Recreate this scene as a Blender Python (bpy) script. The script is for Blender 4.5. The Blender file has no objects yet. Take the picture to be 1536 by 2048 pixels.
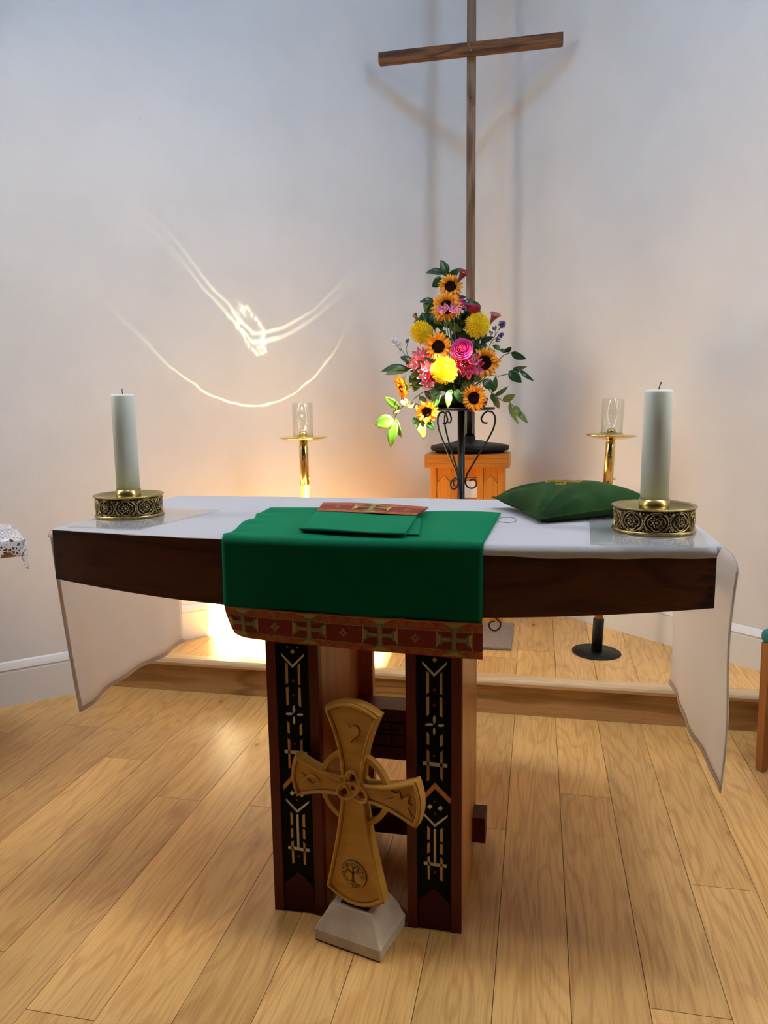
import bpy, bmesh, math, random
from mathutils import Vector, Matrix, Quaternion
from math import sin, cos, pi, radians, sqrt
random.seed(7)
S = bpy.context.scene
COL = S.collection

# ------------------------------------------------------------------ camera
F = 1479.0; HC = 1.4
yaw, pitch, roll = radians(11.8), radians(8.35), radians(0.75)
fw = Vector((-sin(yaw)*cos(pitch), cos(yaw)*cos(pitch), -sin(pitch)))
rt = Vector((cos(yaw), sin(yaw), 0)); up0 = rt.cross(fw)
cr = cos(roll)*rt + sin(roll)*(-up0)
cd = -sin(roll)*rt + cos(roll)*(-up0)
CAM = Vector((0, 0, HC))
cam = bpy.data.cameras.new('camera'); co = bpy.data.objects.new('camera', cam); COL.objects.link(co)
m = Matrix((cr, -cd, -fw)).transposed().to_4x4(); m.translation = CAM
co.matrix_world = m
cam.sensor_fit = 'VERTICAL'; cam.sensor_height = 36; cam.lens = F/2048*36
cam.clip_start = .05; cam.clip_end = 100
S.camera = co

# ------------------------------------------------------------------ world, sun, lights, exposure
S.view_settings.view_transform = 'Standard'; S.view_settings.look = 'None'
S.view_settings.gamma = 1; S.view_settings.use_curve_mapping = False
S.view_settings.exposure = 0.02
W = bpy.data.worlds.new('world'); S.world = W; W.use_nodes = True
bg = W.node_tree.nodes['Background']; bg.inputs[0].default_value = (.55, .72, 1, 1); bg.inputs[1].default_value = .012

SUN_DIR = Vector((-.50, .34, -.87)).normalized()      # direction the sunlight travels
sl = bpy.data.lights.new('sun', 'SUN'); sl.energy = 100; sl.angle = radians(.6); sl.color = (1, .84, .48)
so = bpy.data.objects.new('sun', sl); COL.objects.link(so)
so.rotation_euler = SUN_DIR.to_track_quat('-Z', 'Y').to_euler(); so.location = (3, 0, 7)

def area(name, loc, target, sx, sy, power, color, spread=180):
    l = bpy.data.lights.new(name, 'AREA'); l.shape = 'RECTANGLE'; l.size = sx; l.size_y = sy
    l.energy = power; l.color = color; l.spread = radians(spread)
    o = bpy.data.objects.new(name, l); COL.objects.link(o); o.location = loc
    o.rotation_euler = (Vector(target)-Vector(loc)).to_track_quat('-Z', 'Y').to_euler()
    return o
# sky from the roof windows; the narrow warm pair is added floor fill
area('floor_fill_right', (1.15, 1.95, 4.45), (1.0, 1.85, 0), .55, .55, 10, (1, .97, .93), 105)
area('floor_fill_left', (-1.25, 1.95, 4.45), (-1.2, 1.85, 0), .55, .55, 10, (1, .97, .93), 105)
area('blue_sky_right', (1.15, 2.15, 4.42), (.2, 3.4, 1.0), .5, .5, 19, (.14, .50, 1))
area('blue_sky_left', (-1.25, 2.05, 4.42), (-1.0, 3.2, 1.0), .5, .5, 15, (.14, .50, 1))
# daylight in the two tall side windows
area('window_light_right', (1.93, 1.70, 2.80), (-1.0, 2.6, .5), .30, 2.7, 23, (1, .96, .92), 140)
area('window_light_left', (-2.73, 1.70, 2.80), (.1, 2.6, .5), .30, 2.7, 25, (1, .96, .92), 140)

# ------------------------------------------------------------------ pixel helpers (frame 1536 x 2048)
def ray(px, py): return (fw*F + cr*(px-768) + cd*(py-1024)).normalized()
def onz(px, py, z=0): v = ray(px, py); return CAM + v*((z-HC)/v.z)
def ony(px, py, y): v = ray(px, py); return CAM + v*(y/v.y)
def onplane(px, py, p0, n): v = ray(px, py); return CAM + v*((p0-CAM).dot(n)/v.dot(n))

# ------------------------------------------------------------------ materials
def mat(name, col=(.8,.8,.8), rough=.5, metal=0, spec=.5, **kw):
    M = bpy.data.materials.new(name); M.use_nodes = True
    b = M.node_tree.nodes['Principled BSDF']
    b.inputs['Base Color'].default_value = (*col, 1); b.inputs['Roughness'].default_value = rough
    b.inputs['Metallic'].default_value = metal; b.inputs['Specular IOR Level'].default_value = spec
    for k, v in kw.items(): b.inputs[k.replace('_', ' ')].default_value = v
    return M
def N(M, t, **kw):
    n = M.node_tree.nodes.new(t)
    for k, v in kw.items():
        if k.startswith('i_'):
            key = k[2:]; key = int(key) if key.isdigit() else key.replace('_', ' ')
            n.inputs[key].default_value = v
        else: setattr(n, k, v)
    return n
def L(M, a, b): M.node_tree.links.new(a, b)
def ramp(M, fac, stops, interp='LINEAR'):
    r = N(M, 'ShaderNodeValToRGB'); r.color_ramp.interpolation = interp
    e = r.color_ramp.elements
    while len(e) < len(stops): e.new(.5)
    for i, (p, c) in enumerate(stops):
        e[i].position = p; e[i].color = (*c, 1) if len(c) == 3 else c
    L(M, fac, r.inputs[0]); return r.outputs[0]
def vary(M, scale=(8,8,8), c1=(.5,)*3, c2=(.6,)*3, detail=4, rough=.6, p=(.35,.65), bump=0, dist=.01):
    tc = N(M, 'ShaderNodeTexCoord'); mp = N(M, 'ShaderNodeMapping', i_Scale=scale)
    L(M, tc.outputs['Object'], mp.inputs[0])
    nz = N(M, 'ShaderNodeTexNoise', i_Scale=1, i_Detail=detail, i_Roughness=rough); L(M, mp.outputs[0], nz.inputs['Vector'])
    c = ramp(M, nz.outputs[0], [(p[0], c1), (p[1], c2)])
    b = M.node_tree.nodes['Principled BSDF']; L(M, c, b.inputs['Base Color'])
    if bump:
        bp = N(M, 'ShaderNodeBump', i_Strength=bump, i_Distance=dist); L(M, nz.outputs[0], bp.inputs['Height']); L(M, bp.outputs[0], b.inputs['Normal'])
    return M

def wood(name, c1, c2, c3, axis='Z', rough=.4, rings=9, fine=1.0, spec=.5, boards=False, knots=False, coat=0):
    """oak-like grain: contour rings of a stretched noise plus fine pores"""
    M = mat(name, c1, rough, spec=spec); b = M.node_tree.nodes['Principled BSDF']
    if coat: b.inputs['Coat Weight'].default_value = coat; b.inputs['Coat Roughness'].default_value = .15
    tc = N(M, 'ShaderNodeTexCoord'); vec = tc.outputs['Object']
    if boards:
        at = N(M, 'ShaderNodeAttribute', attribute_name='board'); 
        add = N(M, 'ShaderNodeVectorMath', operation='ADD'); L(M, vec, add.inputs[0]); L(M, at.outputs['Color'], add.inputs[1]); 
        mul = N(M, 'ShaderNodeVectorMath', operation='SCALE'); mul.inputs['Scale'].default_value = 30
        L(M, at.outputs['Color'], mul.inputs[0]); L(M, mul.outputs[0], add.inputs[1]); vec = add.outputs[0]
    st = {'X': (.9, 6, 6), 'Y': (6, .9, 6), 'Z': (6, 6, .9)}[axis]
    mp = N(M, 'ShaderNodeMapping', i_Scale=st); L(M, vec, mp.inputs[0])
    nz = N(M, 'ShaderNodeTexNoise', i_Scale=1, i_Detail=2.5, i_Roughness=.45, i_Distortion=.25); L(M, mp.outputs[0], nz.inputs['Vector'])
    mu = N(M, 'ShaderNodeMath', operation='MULTIPLY'); mu.inputs[1].default_value = rings*6.28; L(M, nz.outputs[0], mu.inputs[0])
    sn = N(M, 'ShaderNodeMath', operation='SINE'); L(M, mu.outputs[0], sn.inputs[0])
    sf = {'X': (6, 160, 160), 'Y': (160, 6, 160), 'Z': (160, 160, 6)}[axis]
    mp2 = N(M, 'ShaderNodeMapping', i_Scale=sf); L(M, vec, mp2.inputs[0])
    nf = N(M, 'ShaderNodeTexNoise', i_Scale=1, i_Detail=3, i_Roughness=.6); L(M, mp2.outputs[0], nf.inputs['Vector'])
    ring = ramp(M, sn.outputs[0], [(0, c2), (.55, c1), (1, c1)])
    s2 = N(M, 'ShaderNodeMath', operation='MULTIPLY_ADD'); s2.inputs[1].default_value = .5; s2.inputs[2].default_value = .5; L(M, sn.outputs[0], s2.inputs[0])
    ring = ramp(M, s2.outputs[0], [(0, c2), (.45, c1), (1, c1)])
    pore = ramp(M, nf.outputs[0], [(.36, c3), (.55, (1, 1, 1))])
    mx = N(M, 'ShaderNodeMix', data_type='RGBA', blend_type='MULTIPLY'); mx.inputs[0].default_value = .35*fine
    L(M, ring, mx.inputs[6]); L(M, pore, mx.inputs[7]); out = mx.outputs[2]
    # slow tone drift
    mp3 = N(M, 'ShaderNodeMapping', i_Scale={'X': (.5, 2.5, 2.5), 'Y': (2.5, .5, 2.5), 'Z': (2.5, 2.5, .5)}[axis]); L(M, vec, mp3.inputs[0])
    n3 = N(M, 'ShaderNodeTexNoise', i_Scale=1, i_Detail=2); L(M, mp3.outputs[0], n3.inputs['Vector'])
    dr = ramp(M, n3.outputs[0], [(.3, (.80, .78, .74)), (.7, (1.08, 1.08, 1.08))])
    m2 = N(M, 'ShaderNodeMix', data_type='RGBA', blend_type='MULTIPLY'); m2.inputs[0].default_value = 1
    L(M, out, m2.inputs[6]); L(M, dr, m2.inputs[7]); out = m2.outputs[2]
    if boards:
        sp = N(M, 'ShaderNodeSeparateColor'); L(M, at.outputs['Color'], sp.inputs[0])
        br = ramp(M, sp.outputs[0], [(0, (.86, .84, .80)), (.5, (.97, .97, .97)), (1, (1.12, 1.1, 1.04))])
        m3 = N(M, 'ShaderNodeMix', data_type='RGBA', blend_type='MULTIPLY'); m3.inputs[0].default_value = 1
        L(M, out, m3.inputs[6]); L(M, br, m3.inputs[7]); out = m3.outputs[2]
    if knots:
        mk = N(M, 'ShaderNodeMapping', i_Scale=(5, 2.6, 0)); L(M, vec, mk.inputs[0])
        vo = N(M, 'ShaderNodeTexVoronoi', i_Scale=1.0, i_Randomness=1); L(M, mk.outputs[0], vo.inputs['Vector'])
        kn = ramp(M, vo.outputs['Distance'], [(.0, (.16, .10, .06)), (.035, (.28, .18, .11)), (.075, (1, 1, 1))])
        hal = ramp(M, vo.outputs['Distance'], [(.0, (.72, .62, .5)), (.22, (1, 1, 1))])
        sc = N(M, 'ShaderNodeSeparateColor'); L(M, vo.outputs['Color'], sc.inputs[0])
        gt = N(M, 'ShaderNodeMath', operation='GREATER_THAN'); gt.inputs[1].default_value = .30; L(M, sc.outputs[0], gt.inputs[0])
        m4 = N(M, 'ShaderNodeMix', data_type='RGBA', blend_type='MULTIPLY'); L(M, gt.outputs[0], m4.inputs[0])
        L(M, out, m4.inputs[6]); L(M, kn, m4.inputs[7])
        m5 = N(M, 'ShaderNodeMix', data_type='RGBA', blend_type='MULTIPLY'); m5.inputs[0].default_value = .8
        L(M, m4.outputs[2], m5.inputs[6]); L(M, hal, m5.inputs[7]); out = m5.outputs[2]
    L(M, out, b.inputs['Base Color'])
    bp = N(M, 'ShaderNodeBump', i_Strength=.12, i_Distance=.002); L(M, nf.outputs[0], bp.inputs['Height']); L(M, bp.outputs[0], b.inputs['Normal'])
    return M

M_wall = mat('wall_paint', (.80,.80,.80), .55, spec=.35)
def wall_nodes(M):
    b = M.node_tree.nodes['Principled BSDF']; tc = N(M, 'ShaderNodeTexCoord')
    a = N(M, 'ShaderNodeTexNoise', i_Scale=1.6, i_Detail=5, i_Roughness=.6); L(M, tc.outputs['Object'], a.inputs['Vector'])
    c = ramp(M, a.outputs[0], [(.3, (.76,.755,.74)), (.7, (.84,.84,.83))])
    v = N(M, 'ShaderNodeTexVoronoi', i_Scale=4.5); L(M, tc.outputs['Object'], v.inputs['Vector'])
    sp = ramp(M, v.outputs['Distance'], [(0, (.45,.42,.40)), (.012, (.7,.68,.66)), (.03, (1,1,1))])
    mx = N(M, 'ShaderNodeMix', data_type='RGBA', blend_type='MULTIPLY'); mx.inputs[0].default_value = .6
    L(M, c, mx.inputs[6]); L(M, sp, mx.inputs[7]); L(M, mx.outputs[2], b.inputs['Base Color'])
    f = N(M, 'ShaderNodeTexNoise', i_Scale=7, i_Detail=6, i_Roughness=.6); L(M, tc.outputs['Object'], f.inputs['Vector'])
    bp = N(M, 'ShaderNodeBump', i_Strength=.25, i_Distance=.01); L(M, f.outputs[0], bp.inputs['Height']); L(M, bp.outputs[0], b.inputs['Normal'])
wall_nodes(M_wall)
M_trim = mat('trim_paint', (.80,.80,.77), .35)
M_floor = wood('oak_floor', (.80,.48,.17), (.70,.385,.13), (.50,.36,.22), 'Y', rough=.33, rings=15, boards=True, knots=True)
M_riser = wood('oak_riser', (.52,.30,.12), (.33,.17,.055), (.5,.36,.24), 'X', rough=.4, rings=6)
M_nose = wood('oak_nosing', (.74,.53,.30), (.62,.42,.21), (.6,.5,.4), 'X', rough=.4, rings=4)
M_maho = wood('dark_apron_wood', (.10,.032,.010), (.07,.020,.006), (.45,.3,.25), 'X', rough=.38, rings=7, spec=.35)
M_mahoe = wood('dovetail_end_grain', (.035,.012,.008), (.02,.008,.005), (.5,.4,.3), 'Z', rough=.5, rings=3)
M_post = wood('pedestal_oak', (.60,.245,.04), (.50,.185,.025), (.55,.4,.28), 'Z', rough=.36, rings=5)
M_stile = wood('pedestal_stile_wood', (.12,.012,.006), (.09,.010,.005), (.55,.4,.3), 'Z', rough=.45, rings=4, spec=.3)
M_inset = mat('inset_red', (.055,.005,.006), .6, spec=.2)
M_blk = mat('inlay_black', (.003,.004,.004), .6, spec=.1)
M_gold = mat('inlay_gold', (.62,.36,.10), .5)
M_orng = mat('inlay_orange', (.55,.22,.07), .5)
M_white = mat('inlay_white', (.62,.62,.54), .5)
M_reddot = mat('inlay_red', (.16,.01,.02), .6)
M_stool = wood('orange_oak', (.72,.30,.05), (.58,.21,.03), (.6,.4,.25), 'Z', rough=.35, rings=4)
M_stoolx = wood('orange_oak_top', (.68,.28,.05), (.50,.18,.03), (.55,.35,.2), 'X', rough=.35, rings=5)
M_old = wood('weathered_timber', (.30,.20,.135), (.20,.125,.08), (.5,.45,.4), 'Z', rough=.7, rings=6, fine=2, spec=.2)
M_oldx = wood('brown_timber_arm', (.24,.105,.035), (.12,.05,.02), (.35,.25,.2), 'X', rough=.6, rings=7, fine=2, spec=.3)
M_iron = mat('black_iron', (.006,.006,.006), .32, spec=.5)
M_plast = mat('black_resin', (.005,.005,.005), .5, spec=.3)
M_brass = mat('polished_brass', (.80,.60,.24), .14, metal=1)
M_brassh = mat('dimmed_brass', (.46,.36,.14), .28, metal=1)  # brass colour darkened for the dim surroundings it mirrors
M_brassd = mat('antique_brass', (.50,.36,.15), .30, metal=1)
M_recess = mat('dark_holder_lining', (.022,.012,.008), .6)  # plain dark brown for the wall behind the brass openwork
vary(M_brassd, (60,60,60), (.34,.23,.09), (.66,.50,.22))
M_wax = mat('candle_wax', (.72,.77,.70), .42, Subsurface_Weight=.25, Subsurface_Radius=(.02,.02,.015))
M_wick = mat('wick', (.015,.012,.01), .9)
M_stone = vary(mat('sandstone', (.6,.5,.38), .85), (14,14,14), (.46,.37,.27), (.62,.52,.40), 8, .7, bump=.35, dist=.004)
M_carve = vary(mat('carved_pine', (.52,.28,.06), .45, spec=.3), (6,6,30), (.48,.23,.04), (.58,.30,.06), 3, bump=.05)
M_grooveshade = mat('groove_shade_brown', (.16,.06,.012), .6)  # darker brown that paints shade into the carved grooves
M_ink = mat('engraved_black', (.02,.014,.008), .7)
M_velvet = mat('green_velvet', (.018,.075,.012), .85, spec=.2, Sheen_Weight=.22, Sheen_Roughness=.35)
M_velvet.node_tree.nodes['Principled BSDF'].inputs['Sheen Tint'].default_value = (.25, .5, .12, 1)
vary(M_velvet, (9,9,9), (.006,.026,.004), (.016,.060,.010), 5, bump=.35, dist=.008)
M_embr = mat('gold_embroidery', (.75,.50,.08), .5)
M_greenc = mat('emerald_cloth', (.0,.11,.045), .8, spec=.1, Sheen_Weight=.9, Sheen_Roughness=.35)
M_greenc.node_tree.nodes['Principled BSDF'].inputs['Sheen Tint'].default_value = (.0, .55, .28, 1)
M_bro_r = mat('brocade_red', (.20,.010,.006), .7)
M_bro_o = mat('brocade_orange', (.42,.06,.018), .7)
M_bro_y = mat('brocade_gold', (.42,.27,.06), .55)
M_bro_g = mat('brocade_olive', (.16,.17,.055), .7)
M_mat = vary(mat('mat_grey_brown', (.25,.2,.17), .95), (220,220,220), (.11,.075,.05), (.40,.29,.21), 3)
M_chair = wood('chair_wood', (.42,.17,.04), (.32,.12,.025), (.55,.4,.3), 'Z', rough=.4, rings=4)
M_teal = vary(mat('teal_fabric', (.03,.2,.2), .9), (300,300,300), (.012,.12,.13), (.05,.27,.26), 2)
M_black = mat('black_rubber', (.01,.01,.012), .6)
M_leafd = mat('leaf_dark', (.022,.075,.022), .28, spec=.55)
M_leafm = mat('leaf_mid', (.06,.14,.025), .4)
M_leafl = mat('leaf_light', (.035,.105,.008), .4, Subsurface_Weight=.2)
M_leafy = mat('leaf_yellow_green', (.13,.19,.035), .45)
M_leafb = mat('leaf_brownish', (.16,.15,.05), .5)
M_stem = mat('stem_green', (.10,.19,.04), .6)
M_twig = mat('twig_brown', (.07,.045,.025), .7)
M_sunp = vary(mat('sunflower_petal', (.95,.45,.01), .6, Subsurface_Weight=.1), (40,40,40), (.92,.27,.003), (1,.46,.010), 2)
M_sund = vary(mat('sunflower_disc', (.02,.008,.003), .9, spec=.05), (200,200,200), (.004,.002,.001), (.028,.009,.004), 2, bump=.6, dist=.003)
M_chry = vary(mat('chrysanthemum_yellow', (1,.78,.0), .6, Subsurface_Weight=.1), (60,60,60), (1,.60,.0), (1,.86,.02), 2)
M_mag = mat('rose_magenta', (.62,.012,.20), .5, Subsurface_Weight=.1)
M_red = mat('rose_red', (.36,.004,.02), .5)
M_pink = vary(mat('alstroemeria_pink', (.75,.1,.3), .5), (90,90,90), (.70,.04,.24), (1,.50,.62), 2)
M_cer = vary(mat('alstroemeria_cerise', (.6,.02,.2), .5), (90,90,90), (.55,.006,.15), (.90,.12,.42), 2)
M_coral = vary(mat('alstroemeria_rose', (.6,.15,.2), .5), (90,90,90), (.62,.06,.13), (.95,.38,.45), 2)
M_calr = mat('calla_dark_red', (.26,.02,.03), .45)
M_calp = mat('calla_dusky_pink', (.42,.11,.13), .45)
M_calb = mat('calla_brown_green', (.24,.15,.05), .5)
M_stw = mat('statice_white', (.85,.86,.95), .7)
M_stp = mat('statice_purple', (.17,.14,.36), .7)
M_sepal = mat('sepal_green', (.11,.19,.03), .6)
M_lead = mat('frame_metal', (.3,.3,.3), .4, metal=.6)

def cloth_white():
    M = bpy.data.materials.new('white_linen'); M.use_nodes = True; nt = M.node_tree
    b = nt.nodes['Principled BSDF']; b.inputs['Base Color'].default_value = (.84,.87,.95,1); b.inputs['Roughness'].default_value = .75
    b.inputs['Specular IOR Level'].default_value = .2
    t = N(M, 'ShaderNodeBsdfTranslucent'); t.inputs[0].default_value = (1,.95,.90,1)
    mx = N(M, 'ShaderNodeMixShader'); mx.inputs[0].default_value = .62
    L(M, b.outputs[0], mx.inputs[1]); L(M, t.outputs[0], mx.inputs[2]); L(M, mx.outputs[0], nt.nodes['Material Output'].inputs[0])
    return M
M_linen = cloth_white()
M_hem = M_linen.copy(); M_hem.name = 'hem_linen'
for n_ in M_hem.node_tree.nodes:
    if n_.type == 'MIX_SHADER': n_.inputs[0].default_value = .45
M_hem.node_tree.nodes['Principled BSDF'].inputs['Base Color'].default_value = (.62,.58,.62,1)
M_thread = mat('hem_thread', (.45,.38,.36), .8)
def clearmat(name, tint, gl=.9, white=0):
    M = bpy.data.materials.new(name); M.use_nodes = True; nt = M.node_tree
    b = nt.nodes['Principled BSDF']; nt.nodes.remove(b)
    tr = N(M, 'ShaderNodeBsdfTransparent'); tr.inputs[0].default_value = (*tint, 1)
    g = N(M, 'ShaderNodeBsdfGlossy'); g.inputs['Roughness'].default_value = .03; g.inputs[0].default_value = (gl, gl, gl, 1)
    lw = N(M, 'ShaderNodeLayerWeight'); pw = N(M, 'ShaderNodeMath', operation='POWER'); pw.inputs[1].default_value = 4
    L(M, lw.outputs['Facing'], pw.inputs[0]); ma = N(M, 'ShaderNodeMath', operation='MULTIPLY_ADD'); ma.inputs[1].default_value = .75; ma.inputs[2].default_value = .035
    L(M, pw.outputs[0], ma.inputs[0]); mx = N(M, 'ShaderNodeMixShader'); L(M, ma.outputs[0], mx.inputs[0])
    first = tr.outputs[0]
    if white:
        d = N(M, 'ShaderNodeBsdfDiffuse'); d.inputs[0].default_value = (.9,.9,.9,1)
        m0 = N(M, 'ShaderNodeMixShader'); m0.inputs[0].default_value = white
        L(M, tr.outputs[0], m0.inputs[1]); L(M, d.outputs[0], m0.inputs[2]); first = m0.outputs[0]
    L(M, first, mx.inputs[1]); L(M, g.outputs[0], mx.inputs[2]); L(M, mx.outputs[0], nt.nodes['Material Output'].inputs[0])
    return M
M_glass = clearmat('thin_glass', (.95,.96,.95))
M_acryl = clearmat('clear_acrylic', (.96,.97,.96), white=.12)
def lacemat():
    M = bpy.data.materials.new('crochet_lace'); M.use_nodes = True; nt = M.node_tree
    b = nt.nodes['Principled BSDF']; b.inputs['Base Color'].default_value = (.85,.84,.88,1); b.inputs['Roughness'].default_value = .8
    tc = N(M, 'ShaderNodeTexCoord')
    v = N(M, 'ShaderNodeTexVoronoi', feature='DISTANCE_TO_EDGE', i_Scale=70); L(M, tc.outputs['Object'], v.inputs['Vector'])
    v2 = N(M, 'ShaderNodeTexNoise', i_Scale=22); L(M, tc.outputs['Object'], v2.inputs['Vector'])
    th = N(M, 'ShaderNodeMath', operation='MULTIPLY'); th.inputs[1].default_value = .26; L(M, v2.outputs[0], th.inputs[0])
    lt = N(M, 'ShaderNodeMath', operation='LESS_THAN'); L(M, v.outputs['Distance'], lt.inputs[0]); L(M, th.outputs[0], lt.inputs[1])
    L(M, lt.outputs[0], b.inputs['Alpha'])
    return M
M_lace = lacemat()
M_sunblock = mat('sun_block_pane', (.7,.74,.8), .6)  # opaque pane added to stop the sun at the left opening

# ------------------------------------------------------------------ mesh helpers
class MB:
    def __init__(s): s.v = []; s.f = []; s.m = []; s.sm = []
    def add(s, vs, fs, mi=0, smooth=False):
        o = len(s.v); s.v += [Vector(p) for p in vs]
        for f in fs: s.f.append([o+i for i in f]); s.m.append(mi); s.sm.append(smooth)
        return s
    def box(s, x0, x1, y0, y1, z0, z1, mi=0, T=None):
        vs = [Vector((x, y, z)) for z in (z0, z1) for y in (y0, y1) for x in (x0, x1)]
        if T: vs = [T(p) if callable(T) else T @ p for p in vs]
        return s.add(vs, [(0,2,3,1),(4,5,7,6),(0,1,5,4),(2,6,7,3),(0,4,6,2),(1,3,7,5)], mi)
    def prism(s, poly, fn, h0, h1, mi=0, smooth=False, cap=True):
        """poly: 2-D points, fn(u, v, h) -> 3-D; extruded h0..h1"""
        n = len(poly)
        if sum(poly[i][0]*poly[(i+1)%n][1]-poly[(i+1)%n][0]*poly[i][1] for i in range(n)) < 0: poly = poly[::-1]
        a = [fn(u, v, h0) for u, v in poly]; b = [fn(u, v, h1) for u, v in poly]
        from mathutils.geometry import tessellate_polygon
        fs = [(i, (i+1)%n, n+(i+1)%n, n+i) for i in range(n)]
        if cap:
            tr = tessellate_polygon([[Vector((u, v, 0)) for u, v in poly]])
            for t in tr:
                t = list(t)
                ar = (poly[t[1]][0]-poly[t[0]][0])*(poly[t[2]][1]-poly[t[0]][1])-(poly[t[2]][0]-poly[t[0]][0])*(poly[t[1]][1]-poly[t[0]][1])
                if ar < 0: t = t[::-1]
                fs.append(tuple(n+i for i in t)); fs.append(tuple(i for i in t[::-1]))
        return s.add(a+b, fs, mi, smooth)
    def lathe(s, prof, c=(0,0,0), seg=32, mi=0, closed=False, smooth=True):
        c = Vector(c); vs = []
        for r, z in prof:
            for k in range(seg): a = 2*pi*k/seg; vs.append(c+Vector((r*cos(a), r*sin(a), z)))
        fs = []
        n = len(prof)
        for i in range(n if closed else n-1):
            j = (i+1) % n
            for k in range(seg): l = (k+1)%seg; fs.append((i*seg+k, i*seg+l, j*seg+l, j*seg+k))
        return s.add(vs, fs, mi, smooth)
    def tube(s, pts, r, seg=8, mi=0, smooth=True, caps=True, flat=None):
        """r number or list; flat=(a,b) section half sizes with given normal"""
        pts = [Vector(p) for p in pts]; n = len(pts); vs = []; fs = []
        T0 = (pts[1]-pts[0]).normalized(); ref = Vector((0,0,1)) if abs(T0.z) < .9 else Vector((1,0,0))
        U = T0.cross(ref).normalized()
        for i, p in enumerate(pts):
            T = (pts[min(i+1, n-1)]-pts[max(i-1, 0)]).normalized()
            U = (U - T*U.dot(T)).normalized(); V = T.cross(U)
            ri = r[i] if isinstance(r, (list, tuple)) else r
            for k in range(seg):
                a = 2*pi*k/seg
                vs.append(p + U*cos(a)*ri + V*sin(a)*ri)
        for i in range(n-1):
            for k in range(seg): l = (k+1)%seg; fs.append((i*seg+k, i*seg+l, (i+1)*seg+l, (i+1)*seg+k))
        if caps: fs += [tuple(range(seg))[::-1], tuple((n-1)*seg+k for k in range(seg))]
        return s.add(vs, fs, mi, smooth)
    def grid(s, fn, nu, nv, mi=0, smooth=True, mfn=None):
        vs = [fn(i/nu, j/nv) for j in range(nv+1) for i in range(nu+1)]
        for j in range(nv):
            for i in range(nu):
                pass
        o = len(s.v); s.v += [Vector(p) for p in vs]
        for j in range(nv):
            for i in range(nu):
                a = j*(nu+1)+i; s.f.append([o+a, o+a+1, o+a+nu+2, o+a+nu+1]); s.m.append(mfn(i/nu, j/nv) if mfn else mi); s.sm.append(smooth)
        return s
    def ball(s, c, r, seg=10, rings=6, mi=0, sc=(1,1,1)):
        c = Vector(c); vs = []; fs = []
        for i in range(1, rings):
            t = pi*i/rings
            for k in range(seg):
                a = 2*pi*k/seg; vs.append(c+Vector((r*sc[0]*sin(t)*cos(a), r*sc[1]*sin(t)*sin(a), r*sc[2]*cos(t))))
        vs += [c+Vector((0,0,r*sc[2])), c-Vector((0,0,r*sc[2]))]; T = len(vs)-2
        for i in range(rings-2):
            for k in range(seg): l=(k+1)%seg; fs.append((i*seg+k, (i+1)*seg+k, (i+1)*seg+l, i*seg+l))
        for k in range(seg): l=(k+1)%seg; fs.append((T, k, l)); fs.append((T+1, (rings-2)*seg+l, (rings-2)*seg+k))
        return s.add(vs, fs, mi, True)
    def build(s, name, mats, parent=None, base=None, bevel=0, bseg=2, solid=0, subsurf=0):
        if not isinstance(mats, (list, tuple)): mats = [mats]
        org = Vector((0,0,0))
        if parent is not None: org = Vector(parent.get('_org', (0,0,0)))
        elif base is not None: org = Vector(base)
        me = bpy.data.meshes.new(name); me.from_pydata([tuple(p-org) for p in s.v], [], s.f)
        for M in mats: me.materials.append(M)
        me.polygons.foreach_set('material_index', s.m); me.polygons.foreach_set('use_smooth', s.sm); me.update()
        o = bpy.data.objects.new(name, me); COL.objects.link(o)
        if parent is not None: o.parent = parent
        else: o.location = org
        o['_org'] = tuple(org)
        if solid: md = o.modifiers.new('solid', 'SOLIDIFY'); md.thickness = solid; md.offset = 0
        if bevel: md = o.modifiers.new('bevel', 'BEVEL'); md.width = bevel; md.segments = bseg; md.limit_method = 'ANGLE'; md.angle_limit = radians(40)
        if subsurf: md = o.modifiers.new('sub', 'SUBSURF'); md.levels = subsurf; md.render_levels = subsurf
        return o
def thing(name, label, cat, loc=(0,0,0), group=None):
    o = bpy.data.objects.new(name, None); COL.objects.link(o); o.location = loc; o.empty_display_size = .1
    o['label'] = label; o['category'] = cat; o['_org'] = tuple(loc)
    if group: o['group'] = group
    return o
def tag(o, label, cat, group=None):
    o['label'] = label; o['category'] = cat
    if group: o['group'] = group
    return o
def struct(o): o['kind'] = 'structure'; return o
def xyz(u, v, h): return Vector((u, v, h))

# ------------------------------------------------------------------ the setting
XC, YC = -.425, 4.84
dL = Vector((1, .95, 0)).normalized(); nL = Vector((dL.y, -dL.x, 0))      # into the room
dR = Vector((1, -.914, 0)).normalized(); nR = Vector((dR.y, -dR.x, 0))
K = Vector((XC, YC, 0))
def wallslab(p0, p1, nrm, z0, z1, th=.2):
    b = MB(); a, c = p0, p1; e, g = p0-nrm*th, p1-nrm*th
    vs = [Vector((q.x, q.y, z)) for z in (z0, z1) for q in (a, c, g, e)]
    b.add(vs, [(0,1,5,4),(1,2,6,5),(2,3,7,6),(3,0,4,7),(4,5,6,7),(3,2,1,0)]); return b
ZT = 4.5
LW0 = K - dL*3.28; RW1 = K + dR*3.29
struct(wallslab(LW0, K, nL, 0, ZT).build('wall_left', M_wall))
struct(wallslab(K, RW1, nR, 0, ZT).build('wall_right', M_wall))

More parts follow.
